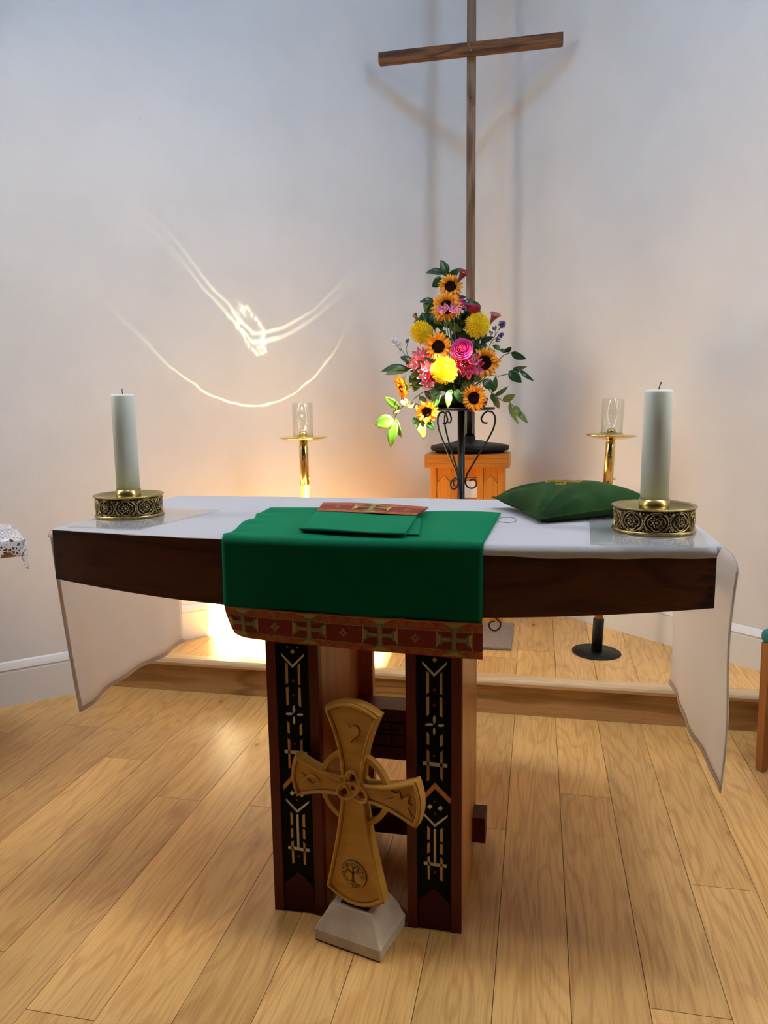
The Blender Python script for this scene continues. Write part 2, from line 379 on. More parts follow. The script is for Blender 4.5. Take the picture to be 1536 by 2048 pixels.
# short return walls, each with a tall narrow side window
def retwall(x, s_, yend, name, wi):
    y0, y1, z0, z1 = 1.53, 1.87, 1.40, 4.2; xa, xb = (x, x+.2) if s_ > 0 else (x-.2, x)
    b = MB(); b.box(xa, xb, 1.0, y0, 0, ZT); b.box(xa, xb, y1, yend, 0, ZT); b.box(xa, xb, y0, y1, 0, z0); b.box(xa, xb, y0, y1, z1, ZT)
    struct(b.build(name, M_wall))
    xm = (xa+xb)/2; b = MB(); t = .03
    b.box(xm-.02, xm+.02, y0, y0+t, z0, z1); b.box(xm-.02, xm+.02, y1-t, y1, z0, z1); b.box(xm-.02, xm+.02, y0+t, y1-t, z0, z0+t); b.box(xm-.02, xm+.02, y0+t, y1-t, z1-t, z1)
    w = struct(b.build('window_%d' % wi, M_trim))
    g = MB(); g.box(xm-.003, xm+.003, y0+t, y1-t, z0+t, z1-t); g.build('pane', M_glass, w)
retwall(RW1.x, 1, RW1.y+.1, 'wall_right_return', 3)
retwall(LW0.x, -1, LW0.y+.1, 'wall_left_return', 4)

# floor boards
BW = .1795; X0 = -.082
joints = {1: [2.565], -1: [2.296, 4.9], 3: [2.115], 2: [1.625], -11: [2.774], -9: [2.527, .9], -7: [2.284], -5: [2.286], -6: [1.346], -13: [2.648], 0: [.8], -3: [1.1], -2: [2.9, .75], -4: [.95], -8: [1.5]}
def boards(name, kmin, kmax, y0, y1, z, jt, clip=None, mt=M_floor):
    vs = []; fs = []; cols = []
    rnd = random.Random(11 if z == 0 else 5)
    for k in range(kmin, kmax):
        xa, xb = X0+k*BW, X0+(k+1)*BW
        js = sorted(j for j in jt.get(k, [y0+rnd.uniform(.3, 2.2)]) if y0 < j < y1)
        js = [y0]+js+[y1]
        for a, c in zip(js, js[1:]):
            g = .0009; col = (rnd.random(), rnd.random(), rnd.random(), 1)
            o = len(vs); b = .0012
            for (dx, dz) in ((g, -.012), (g, 0), ):
                vs += [(xa+dx, a+dx, z+dz), (xb-dx, a+dx, z+dz), (xb-dx, c-dx, z+dz), (xa+dx, c-dx, z+dz)]
            F_ = [(4,5,6,7), (0,1,5,4), (1,2,6,5), (2,3,7,6), (3,0,4,7)]
            for f in F_: fs.append([o+i for i in f]); cols.append(col)
    # sub-floor
    o = len(vs); xa, xb = X0+kmin*BW, X0+kmax*BW
    vs += [(xa,y0,z-.012),(xb,y0,z-.012),(xb,y1,z-.012),(xa,y1,z-.012)]; fs.append([o,o+1,o+2,o+3]); cols.append((0,0,0,1))
    me = bpy.data.meshes.new(name); me.from_pydata(vs, [], fs); me.materials.append(mt); me.materials.append(M_blk)
    me.polygons[-1].material_index = 1
    at = me.color_attributes.new('board', 'FLOAT_COLOR', 'CORNER')
    for p, c in zip(me.polygons, cols):
        for li in p.loop_indices: at.data[li].color = c
    ob = bpy.data.objects.new(name, me); COL.objects.link(ob); return ob
struct(boards('floor', -20, 14, -1.5, 3.24, 0, joints))
ZP = .17
pf = struct(boards('floor', -15, 9, 3.24, 4.84, ZP, {3: [3.95], 0: [3.62], -1: [3.5], 2:[4.2], -4:[3.45], -5:[3.36], -6:[3.7]})); pf.name = 'floor_platform'
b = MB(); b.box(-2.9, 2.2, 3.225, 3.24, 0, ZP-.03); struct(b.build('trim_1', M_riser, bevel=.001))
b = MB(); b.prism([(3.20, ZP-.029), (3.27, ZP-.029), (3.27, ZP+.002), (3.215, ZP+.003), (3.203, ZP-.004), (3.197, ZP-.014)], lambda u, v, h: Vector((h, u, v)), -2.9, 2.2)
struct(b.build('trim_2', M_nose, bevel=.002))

# skirting boards: ogee profile swept along the walls
def skirt(p0, p1, nrm, z0, name, h=.19):
    prof = [(0,0), (.018,0), (.018,h*.76), (.013,h*.79), (.020,h*.83), (.014,h*.90), (.006,h*.97), (0,h)]
    b = MB(); d = (p1-p0)
    b.prism(prof, lambda u, v, t: p0+d*t+nrm*u+Vector((0,0,z0+v)), 0, 1); return struct(b.build(name, M_trim))
def onwallL(y): t = (y-YC)/dL.y; return K+dL*t
def onwallR(y): t = (y-YC)/dR.y; return K+dR*t
skirt(LW0, onwallL(3.2), nL, 0, 'baseboard_left', .215)
skirt(onwallL(3.2), K, nL, ZP, 'baseboard_left_platform')
skirt(K, onwallR(3.2), nR, ZP, 'baseboard_right_platform')
skirt(onwallR(3.2), RW1, nR, 0, 'baseboard_right', .215)

# ceiling with two roof windows (the right one lets the sun in, an added pane closes the left)
def prism_holes(b, loops, fn, h0, h1, mi=0):
    from mathutils.geometry import tessellate_polygon
    flat = [p for lp in loops for p in lp]; n = len(flat)
    tr = tessellate_polygon([[Vector((u, v, 0)) for u, v in lp] for lp in loops])
    vs = [fn(u, v, h0) for u, v in flat]+[fn(u, v, h1) for u, v in flat]; fs = []
    for t in tr: fs.append(tuple(t)); fs.append(tuple(n+i for i in t[::-1]))
    o = 0
    for lp in loops:
        k = len(lp); fs += [(o+i, o+(i+1)%k, n+o+(i+1)%k, n+o+i) for i in range(k)]; o += k
    b.add(vs, fs, mi)
off = -SUN_DIR*((ZT-ZP)/-SUN_DIR.z) if SUN_DIR.z > 0 else -SUN_DIR*((ZT-ZP)/abs(SUN_DIR.z))
skyR = [(x+off.x, y+off.y) for x, y in ((-1.95,3.8), (-1.25,3.2), (-.60,3.2), (-.62,3.6), (-1.13,4.24), (-1.45,4.22))]  # right opening shaped so the sunbeam lands on this patch
skyL = [(-1.55,1.65), (-.95,1.65), (-.95,2.25), (-1.55,2.25)]
b = MB(); prism_holes(b, [[(-5,-6), (6,-6), (6,5.2), (-5,5.2)], skyR[::-1], skyL[::-1]], xyz, ZT, ZT+.12)
struct(b.build('ceiling', M_wall))
for i, lp in enumerate((skyR, skyL)):
    cx = sum(p[0] for p in lp)/len(lp); cy = sum(p[1] for p in lp)/len(lp)
    big = [(cx+(x-cx)*1.10, cy+(y-cy)*1.10) for x, y in lp]
    b = MB(); prism_holes(b, [big, lp[::-1]], xyz, ZT+.121, ZT+.19); w = struct(b.build('window_%d' % (i+1), M_trim))
    g = MB(); g.prism(lp, xyz, ZT+.17, ZT+.176); g.build('pane', M_glass if i == 0 else M_sunblock, w)

# ------------------------------------------------------------------ altar table
TC = -.43
def yf(x): return 1.728 + .112*(x-TC)**2
def zb(x): return .881 + .036*((x-TC)/.88)**2
XL, XR, YB, TZ = -1.335, .412, 2.575, 1.06
tb = thing('altar_table', 'large dark wooden altar table with bowed front on an inlaid pedestal', 'table', (TC, 2.1, 0))
NX = 40
xs = [XL+(XR-XL)*i/NX for i in range(NX+1)]
b = MB()
out = [(x, yf(x)+.02) for x in xs]+[(XR, YB), (XL, YB)]
b.prism(out, xyz, TZ-.03, TZ-.0005); b.build('table_top', M_maho, tb)
b = MB()
for i in range(NX):
    xa, xb = xs[i], xs[i+1]
    vs = [(xa, yf(xa), zb(xa)), (xb, yf(xb), zb(xb)), (xb, yf(xb), TZ), (xa, yf(xa), TZ), (xa, yf(xa)+.025, zb(xa)), (xb, yf(xb)+.025, zb(xb)), (xb, yf(xb)+.025, TZ), (xa, yf(xa)+.025, TZ)]
    fs = [(0,1,2,3), (4,7,6,5), (0,4,5,1), (3,2,6,7)]
    if i == 0: fs.append((0,3,7,4))
    if i == NX-1: fs.append((1,5,6,2))
    b.add(vs, fs, 0, False)
# dovetail ends
for sx, xe in ((1, XL), (-1, XR)):
    hgt = TZ-zb(xe)
    for k, (za, w, ln) in enumerate(((.05, .11, .024), (.21, .06, .017), (.34, .06, .017), (.46, .08, .034), (.64, .06, .017), (.76, .06, .017), (.90, .10, .036))):
        z0 = TZ-hgt*(za+w); z1 = TZ-hgt*za; x1 = xe+sx*ln
        vs = [(xe+sx*.001, yf(xe)-.0006, z0+.002), (x1, yf(x1)-.0006, z0-.002), (x1, yf(x1)-.0006, z1+.002), (xe+sx*.001, yf(xe)-.0006, z1-.002)]
        b.add(vs, [(0,1,2,3)] if sx > 0 else [(3,2,1,0)], 1)
b.build('front_apron', [M_maho, M_mahoe], tb)
for nm, xe in (('side_apron', XL), ('side_apron', XR-.025)):
    b = MB(); b.box(xe, xe+.025, yf(XL)+.025, YB, .917, TZ-.03); b.build(nm, M_maho, tb)
b = MB(); b.box(XL+.025, XR-.025, YB-.025, YB, .917, TZ-.03); b.build('rear_apron', M_maho, tb)
# pedestal
YP = 1.785
A0 = 780; 
def c4(x, y): return (780+x*.14647, 1280+y*.14647)
def c5(x, y): return (780+x*.16604, 1560+y*.16604)
gold = [[(493,425),(530,465),(530,722),(493,745)], [(710,445),(676,480),(676,740),(710,758)],
        [(493,790),(532,778),(530,1028),(497,1045)], [(676,780),(710,800),(712,1065),(676,1045)],
        [(498,1260),(532,1300),(532,1447),(498,1425)], [(717,1290),(680,1325),(680,1475),(717,1450)], [(607,240),(642,278),(607,318),(572,278)]]
orng = [[(498,1500),(534,1530),(534,1925),(500,1935)], [(717,1515),(680,1545),(684,1900),(718,1935)]]
whit = [[(437,295),(600,465),(775,305),(772,345),(598,510),(437,330)], [(448,1665),(780,1705),(778,1755),(448,1715)],
        [(512,200),(552,206),(530,224)], [(665,212),(690,214),(682,238)]]
gold5 = [[(446,562),(476,590),(478,722),(448,735)], [(634,588),(602,608),(600,745),(634,765)], [(448,775),(476,765),(476,880),(446,892)],
         [(604,775),(632,795),(632,912),(602,895)], [(448,940),(478,925),(480,1200),(455,1212)], [(602,940),(632,965),(630,1235),(604,1215)]]
orng5 = [[(360,228),(540,42),(737,243),(720,300),(540,115),(370,290)]]
whit5 = [[(477,298),(510,330),(477,362),(444,330)], [(603,318),(637,350),(603,385),(569,350)],
         [(395,395),(538,540),(693,430),(690,458),(538,578),(395,425)], [(524,598),(552,598),(552,1012),(524,1010)], [(405,990),(682,1030),(680,1068),(405,1025)]]
def ell(cx, cy, rx, ry): return [(cx+rx*cos(2*pi*i/12), cy+ry*sin(2*pi*i/12)) for i in range(12)]
whit += [ell(602,1095,20,57), ell(600,1255,17,55), ell(532,1162,55,18), ell(693,1175,46,18)]
dots = [ell(603,690,20,20), ell(601,898,20,20), ell(600,1590,16,16)]; dots5 = [ell(538,415,16,16), ell(540,1120,18,18), ell(535,270,14,14)]
shapes = [(gold, c4, 1), (orng, c4, 2), (whit, c4, 3), (dots, c4, 4), (gold5, c5, 1), (orng5, c5, 2), (whit5, c5, 3), (dots5, c5, 4)]
for side, xa in (('L', -.70), ('R', -.323)):
    xb = xa+.145; dx = 0 if side == 'R' else -.378
    p = thing('panel', '', '', (xa, YP, 0)); del p['label']; del p['category']
    COL.objects.unlink(p); bpy.data.objects.remove(p)
    b = MB()                                     # front stiles and core
    ix0, ix1 = xa+.027, xb-.027
    b.box(xa, ix0, YP, YP+.03, 0, .90, 1); b.box(ix1, xb, YP, YP+.03, 0, .90, 1)
    b.box(ix0, ix1, YP+.006, YP+.03, 0, .90, 1)
    b.box(xa+.0005, xb-.0005, YP+.03, 2.225, 0, .90, 0)
    leg = b.build('pedestal_panel', [M_post, M_stile], tb, bevel=.0012)
    b = MB(); yin = YP+.0055
    fn = lambda u, v, h: Vector((u, h, v))
    cx = (ix0+ix1)/2
    # black field with pointed house notch
    fld = [(ix0+.001, .02), (ix0+.001, .90), (ix1-.001, .90), (ix1-.001, .02)]
    b.prism(fld, fn, yin, yin-.001, 0)
    hs = [(ix0+.003, .004), (ix1-.003, .004), (ix1-.003, .083), (cx, .122), (ix0+.003, .083)]
    b.prism(hs, fn, yin-.001, yin-.003, 5)
    for lst, cf, mi in shapes:
        for poly in lst:
            q = [ony(*cf(*t), YP) for t in poly]
            b.prism([(w.x+dx, w.z) for w in q], fn, yin-.001, yin-.0022, mi)
    b.build('inlay_strip', [M_blk, M_gold, M_orng, M_white, M_reddot, M_inset], leg)
    # rear stile, a little wider inward
    xr0, xr1 = (xa, xb+.045) if side == 'L' else (xa-.0, xb)
    b = MB(); b.box(xr0, xr1, 2.226, 2.26, 0, .90); b.build('rear_stile', M_post, tb, bevel=.001)
b = MB(); b.box(-.555, -.322, 2.12, 2.22, .305, .468)
fr = b.build('upper_rail', M_stile, tb, bevel=.001)
b = MB()
fn = lambda u, v, h: Vector((u, h, v))
for (u0, v0, u1, v1) in ((-.53,.425,-.34,.430),(-.53,.345,-.34,.350),(-.50,.385,-.37,.389),(-.49,.35,-.485,.42),(-.43,.36,-.425,.42),(-.385,.35,-.38,.42),(-.46,.40,-.40,.404)):
    b.box(u0, u1, 2.1185, 2.12, v0, v1)
b.build('fret_inlay', M_blk, fr)
b = MB(); b.box(-.735, -.138, 2.12, 2.20, .055, .137); b.build('lower_rail', M_stile, tb, bevel=.0012)

# ------------------------------------------------------------------ white altar cloth
def cloth():
    b = MB()
    # arc-length path in x,z : left drop -> top -> right drop
    P = []
    for i in range(15): t = i/14; P.append((-1.378+.028*t**1.5, .47+(1.035-.47)*t, 'L'))
    for i in range(1, 6): a = i/6*pi/2; P.append((-1.35+.022*(1-cos(a)), 1.035+.0275*sin(a), 'T'))
    nt = 60
    for i in range(nt+1): P.append((-1.328+(.41+1.328)*i/nt, 1.0625, 'T'))
    for i in range(1, 8): a = i/7*pi/2; P.append((.41+.048*sin(a), 1.0625-.06*(1-cos(a)), 'R'))
    for i in range(1, 19): t = i/18; P.append((.458-.022*t-.006*sin(t*6), 1.0025-(1.0025-.47)*t, 'R'))
    nv = 34; rows = []
    for k, (x, z, s) in enumerate(P):
        row = []
        if s == 'T':
            ov = max(0, min(1, (x+.5)/.5))*.028
            y0 = yf(x)
            row.append((x, y0-.004, z-max(ov, .001)-.001*sin(x*40)))
            row.append((x, y0-.005, z-ov*.5))
            row.append((x, y0-.003, z-.004 if ov > .003 else z-.0005))
            for j in range(nv+1):
                v = (j/nv); y = y0+.012+(YB+.003-y0-.012)*v
                w = .0012*sin(x*9+y*7)*sin(y*13+x*2)
                row.append((x, y, z+max(w, 0)+.0004))
        else:
            for j in range(nv+4):
                v = j/(nv+3)
                if s == 'L':
                    d = (1.035-z)/.565; y0 = 1.83+.10*d; y1 = YB+.003+.07*d
                    y = y0+(y1-y0)*v; w = d*(.009*sin(v*9+1)+.007*sin(v*19))
                    zz = z-.01*d*v-.01*sin(v*5)*d*0
                    row.append((x+w-.012*d*sin(v*pi), y, zz))
                else:
                    d = max(0, (1.055-z)/.58); y0 = yf(.41)-.004-.03*d; y1 = YB-.10*d
                    y = y0+(y1-y0)*v; w = d*(.005*sin(v*9)+.0025*sin(v*22+1))
                    row.append((x+w, y, z))
        rows.append(row)
    n = len(rows[0]); o = []
    for r in rows: o += r
    fs = [(k*n+j, k*n+j+1, (k+1)*n+j+1, (k+1)*n+j) for k in range(len(rows)-1) for j in range(n-1)]
    b.add(o, [f[::-1] for f in fs], 0, True)
    ob = b.build('altar_cloth', M_linen, base=(-.46, 2.15, 1.06), solid=.0014)
    # hems
    for idx, sgn in ((0, 1), (len(rows)-1, -1)):
        h = MB()
        k2 = idx+sgn; r0, r1 = rows[idx], rows[k2]
        r1h = [tuple(Vector(a)+(Vector(c)-Vector(a)).normalized()*.016) for a, c in zip(r0, r1)]
        off = -.0016 if idx == 0 else .0016
        for sg in (-1, 1):
            vs = [(p[0]+sg*.0013, p[1], p[2]) for p in r0]+[(p[0]+sg*.0013, p[1], p[2]) for p in r1h]
            m_ = len(r0); h.add(vs, [(i, i+1, m_+i+1, m_+i) for i in range(m_-1)], 0, True)
        hm = h.build('hem', M_hem, ob)
        h = MB(); h.tube([(p[0]-.0016, p[1], p[2]) for p in r1h], .0009, 4); h.build('stitching', M_thread, hm)
    for side in (0, 1):
        part = rows[:15] if side == 0 else rows[-19:]
        h = MB(); m_ = len(part)
        vs = [(r[0][0]+(.0016), r[0][1], r[0][2]) for r in part]+[(r[1][0]*.6+r[0][0]*.4+.0016, r[0][1]+.013, r[0][2]) for r in part]
        vs += [(x-.0032, y, z) for x, y, z in vs]
        h.add(vs, [(i, i+1, m_+i+1, m_+i) for i in range(m_-1)]+[(2*m_+i, 2*m_+i+1, 3*m_+i+1, 3*m_+i) for i in range(m_-1)], 0, True); h.build('side_hem', M_hem, ob)
    return ob
tag(cloth(), 'white linen altar cloth draped over the table with long side drops', 'tablecloth')

# ------------------------------------------------------------------ green frontal (antependium)
def cross_pattee(cx, cy, w, h):
    """outline polygon of a cross with flared ends"""
    q = []
    a = .10
    seq = [(-.5,-.36),(-.5,.36)]
    pts = []
    # build one arm pointing +x then rotate
    arm = [(.065,-.06), (.26,-.065), (.37,-.10), (.45,-.18), (.50,-.34), (.50,.34), (.45,.18), (.37,.10), (.26,.065), (.065,.06)]
    for k in range(4):
        c, s_ = (1,0,-1,0)[k], (0,1,0,-1)[k]
        for (x, y) in arm: pts.append((cx+(x*c-y*s_)*w, cy+(x*s_+y*c)*h))
    return pts
def band(b, fn, x0, x1, zt, zb_, crosses, rosettes, cw=.088, base=0):
    """brocade: stripes, crosses, rosettes and scallops on surface fn(u, v, off)"""
    H = zt-zb_
    nu = 60
    for v0, v1, mi in ((0, .27, 1), (.27, .80, 0), (.80, 1, 1)):
        for i in range(nu):
            ua, ub = x0+(x1-x0)*i/nu, x0+(x1-x0)*(i+1)/nu
            b.add([fn(ua, v0, .0006), fn(ub, v0, .0006), fn(ub, v1, .0006), fn(ua, v1, .0006)], [(0,3,2,1)], mi, True)
    def shape(poly, off, mi):
        b.prism(poly, lambda u, v, h: fn(u, v, h), off-.0004, off, mi)
    def line(p, w, off, mi):
        for (a, c) in zip(p, p[1:]):
            du, dv = (c[0]-a[0]), (c[1]-a[1])*H; l = math.hypot(du, dv) or 1
            nx, ny = -dv/l*w, du/l*w/H
            shape([(a[0]+nx, a[1]+ny), (c[0]+nx, c[1]+ny), (c[0]-nx, c[1]-ny), (a[0]-nx, a[1]-ny)], off, mi)
    for v in (.03, .27, .80): line([(x0+(x1-x0)*i/20, v) for i in range(21)], .0006, .0012, 2)
    n = int((x1-x0)/.036)
    for k in range(n):
        cx = x0+(x1-x0)*(k+.5)/n
        for r in (1, .8, .6, .4):
            line([(cx+.016*r*cos(a), .27-.21*r*sin(a)) for a in [pi*i/8 for i in range(9)]], .00035, .0012, 2)
            line([(cx+.016*r*cos(a), .80+.17*r*sin(a)) for a in [pi*i/8 for i in range(9)]], .00035, .0012, 2)
    for cx in crosses:
        shape([(u, v) for u, v in cross_pattee(cx, .50, cw, .90)], .0020, 2)
        shape([(u, v) for u, v in cross_pattee(cx, .50, cw*.80, .66)], .0026, 3)
        line([(cx-cw*.36, .5), (cx+cw*.36, .5)], .0009, .003, 2)
        line([(cx, .2), (cx, .8)], .0009, .003, 2)
    for cx in rosettes:
        for r in (1, .55):
            pts = [(cx+.0115*r*(1 if i % 2 == 0 else .55)*cos(i*pi/4), .52+.125*r*(1 if i % 2 == 0 else .55)*sin(i*pi/4)) for i in range(9)]
            line(pts, .0006, .0016, 2)
def frontal():
    t = thing('altar_frontal', 'emerald green altar frontal hanging over the front of the altar', 'altar frontal', (-.45, 1.9, 1.06))
    b = MB()
    xl0, xr0 = -.785, -.122
    def surf(u, v):      # u 0..1 across, v 0..1 from back of top to bottom of green
        if v < .55:
            t_ = v/.55; y1 = 1.728; x0_ = -.852+(.852-.785-.0)*t_**1.0; x1_ = -.105+(-.122+.105)*t_
            x = x0_+(x1_-x0_)*u; yb = 2.265-.04*u + .012*sin(u*9)*(1-t_)
            ys = yf(x)+.004
            y = yb+(ys-yb)*t_; z = 1.0695+.0018*sin(x*16+y*5)*sin(y*9+1)
            if u < .12: z += .004*(1-u/.12)*abs(sin(t_*14)); x += .006*sin(t_*17)*(1-u/.12)
            return Vector((x, y, z))
        t_ = (v-.55)/.45; x = xl0+(xr0-xl0)*u
        if t_ < .15:
            a = t_/.15*pi/2; return Vector((x, yf(x)+.004-.016*sin(a), 1.0695-.016*(1-cos(a))))
        s_ = (t_-.15)/.85
        zbot = .889+(.876-.889)*u
        return Vector((x-.002*s_, yf(x)-.012-.002*sin(u*14)*s_, 1.0535+(zbot-1.0535)*s_))
    b.grid(surf, 60, 70)
    b.build('green_panel', M_greenc, t, solid=.0016)
    c = MB()
    def fn(x, v, off):
        u = (x-xl0)/(xr0-xl0)
        zt = .889+(.876-.889)*u; zb_ = .809+(.786-.809)*u
        curl = max(0, (.10-u)/.10)
        return Vector((x+curl*.012*v, yf(x)-.0145-off*1+.0022*sin(u*19)*v+curl*curl*.03*v*v, zt+(zb_-zt)*v))
    band(c, fn, xl0, xr0, .885, .80, (-.735, -.554, -.372, -.190), (-.645, -.465, -.285))
    # backing cloth of the band
    c.grid(lambda u, v: fn(xl0+(xr0-xl0)*u, v, -.0015), 50, 6, 0)
    c.build('brocade_band', [M_bro_r, M_bro_o, M_bro_y, M_bro_g], t)
    return t
frontal()
# folded green stole / veil lying on the frontal
def folded():
    t = thing('folded_stole', 'folded green cloth with red brocade end lying on the green frontal', 'cloth', (-.47, 2.0, 1.07))
    FL, FR, BR, BL = Vector((-.600, 1.80, 0)), Vector((-.315, 1.757, 0)), Vector((-.333, 2.045, 0)), Vector((-.645, 2.10, 0))
    def q(a, c, d, e, u, v): return (a*(1-u)+c*u)*(1-v)+(e*(1-u)+d*u)*v
    def layer(name, a, c, d, e, z0, z1, M, r=.005):
        b = MB(); n = 16
        prof = []
        for sgn in (0,):
            pass
        def s(u, v):
            # closed flattened loop: u across, v around
            th = 2*pi*v; h = (z1-z0)/2; zc = (z0+z1)/2
            w = cos(th); y = .5+.5*max(-1, min(1, w*1.04)); zz = zc+h*max(-1, min(1, sin(th)*3))
            p = q(a, c, d, e, u, 1-y); return Vector((p.x, p.y, zz+.0012*sin(u*7)*(1 if zz > zc else 0)))
        b.grid(s, 16, 40)
        n_ = 17
        # end caps
        for iu in (0, 16):
            ring = [s(iu/16, j/40) for j in range(40)]
            b.add(ring, [tuple(range(40)) if iu == 0 else tuple(range(40))[::-1]])
        return b.build(name, M, t)
    layer('lower_fold', FL+Vector((.004,.01,0)), FR+Vector((.03,.03,0)), BR+Vector((.012,.0,0)), BL, 1.0725, 1.0775, M_greenc)
    layer('upper_fold', FL, FR, BR, BL, 1.0780, 1.0845, M_greenc)
    b = MB(); a, c, d, e = BL+Vector((.003,-.005,0)), BR+Vector((-.002,-.005,0)), Vector((-.322, 2.215, 0)), Vector((-.672, 2.265, 0))
    def fn(x, v, off):
        u = x; p = q(a, c, d, e, u, 1-v); return Vector((p.x, p.y, 1.0865+off+.004*sin(u*3.1+.3)*(1-v)))
    def fn2(x, v, off): return fn((x-a.x)/(c.x-a.x), v, off)
    band(b, fn2, a.x, c.x, .17, 0, (a.x+(c.x-a.x)*.52,), (a.x+(c.x-a.x)*.18, a.x+(c.x-a.x)*.85), cw=.11)
    b.grid(lambda u, v: fn(u, v, -.003), 20, 6, 0)
    b.build('brocade_end', [M_bro_r, M_bro_o, M_bro_y, M_bro_g], t)
folded()
# loose green thread loop
b = MB(); c0 = Vector((-.112, 2.12, 1.0655))
b.tube([c0+Vector((.0+.028*(1-cos(a))*.5*2, .05*sin(a), 0)) for a in [2*pi*i/24 for i in range(25)]], .0007, 5)
tag(b.build('thread_loop', M_leafd, base=tuple(c0)), 'thin loop of green thread beside the right edge of the frontal', 'thread')

# ------------------------------------------------------------------ acrylic sheets, candle dishes, candles
def sheet(pts, label):
    b = MB(); b.prism([(p[0], p[1]) for p in pts], xyz, 1.0655, 1.0685)
    c = (sum(p[0] for p in pts)/4, sum(p[1] for p in pts)/4, 1.0655)
    tag(b.build('acrylic_sheet', M_acryl, base=c), label, 'sheet', 'clear sheets under the candle holders')
sheet([(-1.30,1.835),(-1.22,2.24),(-1.0,2.20),(-1.065,1.82)], 'clear plastic sheet under the left candle holder')
sheet([(.125,1.775),(.147,2.17),(.415,2.15),(.385,1.755)], 'clear plastic sheet under the right candle holder')

def candle_dish(label):
    R = .099; t = thing('candle_holder', label, 'candle holder', (0,0,0), 'pierced brass candle holders')
    b = MB(); b.lathe([(0,.006),(R-.01,.006),(R-.004,.010),(R-.004,.060),(R-.006,.061),(R-.006,.012),(.04,.014),(0,.014)], seg=64, mi=0)
    b.build('inner_wall', M_recess, t)
    b = MB()
    b.lathe([(R-.006,.0),(R+.003,.0),(R+.0045,.003),(R+.003,.007),(R-.002,.008),(R-.006,.004)], seg=72, closed=True)
    b.build('foot_ring', M_brassd, t)
    b = MB(); b.lathe([(R-.004,.057),(R,.059),(R+.005,.062),(R+.006,.0645),(R+.003,.066),(R-.004,.062),(R-.012,.056),(.06,.047),(.037,.045),(.037,.044),(.06,.045),(R-.008,.052)], seg=72, closed=True)
    b.build('rim_tray', M_brassh, t)
    b = MB(); b.lathe([(.0355,.044),(.0375,.044),(.0375,.081),(.0355,.081)], seg=48, closed=True); b.build('collar', M_brassh, t)
    b = MB(); n = 10
    def cyl(a0, u, z, r=R-.001): a = a0+u/R; return Vector((r*cos(a), r*sin(a), .0325+z))
    for k in range(n):
        a0 = 2*pi*k/n
        ring = lambda ru, rz, m_=28: [cyl(a0, ru*cos(2*pi*i/m_), rz*sin(2*pi*i/m_)) for i in range(m_+1)]
        b.tube(ring(.0285, .0245), .0013, 6)
        q = []
        for i in range(41):
            a = 2*pi*i/40; rr = .0165+.0045*abs(cos(2*a))**.7
            q.append(cyl(a0, rr*cos(a), rr*sin(a)))
        b.tube(q, .0016, 6); 
        for i in range(8):
            a = 2*pi*i/8
            b.ball(cyl(a0, .0085*cos(a), .0085*sin(a), R), .0026, 6, 4)
            b.tube([cyl(a0, .0105*cos(a+.39), .0105*sin(a+.39)), cyl(a0, .0145*cos(a+.39), .0145*sin(a+.39))], .0012, 5)
        b.ball(cyl(a0, 0, 0, R), .0038, 8, 5)
        for sz in (-1, 1):
            for su in (-1, 1):
                b.tube([cyl(a0, su*.0305, sz*.002), cyl(a0, su*.026, sz*.012), cyl(a0, su*.020, sz*.022)], .0011, 5)
            b.tube([cyl(a0+pi/n, -.010, sz*.024), cyl(a0+pi/n, 0, sz*.010), cyl(a0+pi/n, .010, sz*.024)], .0014, 5)
            b.ball(cyl(a0+pi/n, 0, sz*.021, R), .0024, 6, 4)
    b.build('openwork_band', M_brassd, t)
    return t
def copy_tree(o, parent=None):
    c = o.copy(); COL.objects.link(c); c.parent = parent
    for ch in list(o.children): copy_tree(ch, c)
    return c
def candle(label, h, rr, bend):
    t = thing('pillar_candle', label, 'candle', (0,0,0), 'thick white altar candles')
    b = MB(); r = rr
    b.lathe([(0,.0),(r,.0),(r,h-.008),(r-.002,h-.002),(r-.007,h),(r-.014,h-.003),(0,h-.0045)], seg=48)
    b.build('wax_body', M_wax, t)
    b = MB(); b.tube([(0,0,h-.006), (0.0005,0,h+.004), (bend*.4,0,h+.010), (bend,0,h+.017)], [.0013,.0013,.0013,.0010], 7)
    if bend > .002: b.ball((bend,0,h+.017), .0022, 7, 5)
    b.build('wick', M_wick, t)
    return t
hl = candle_dish('pierced brass dish holding the candle near the left end of the altar')
hl.location = (-1.235, 2.06, 1.0688); hl.rotation_euler.z = radians(6)
hr = copy_tree(hl); hr['label'] = 'pierced brass dish holding the candle near the right end of the altar'
hr.location = (.295, 1.985, 1.0688); hr.rotation_euler.z = radians(14)
c1 = candle('thick white candle in the left brass dish, straight short wick', .3235, .0348, .0); c1.location = (-1.235, 2.06, 1.0688+.0455)
c2 = candle('thick white candle in the right brass dish, bent wick', .311, .0348, .005); c2.location = (.295, 1.985, 1.0688+.0455)

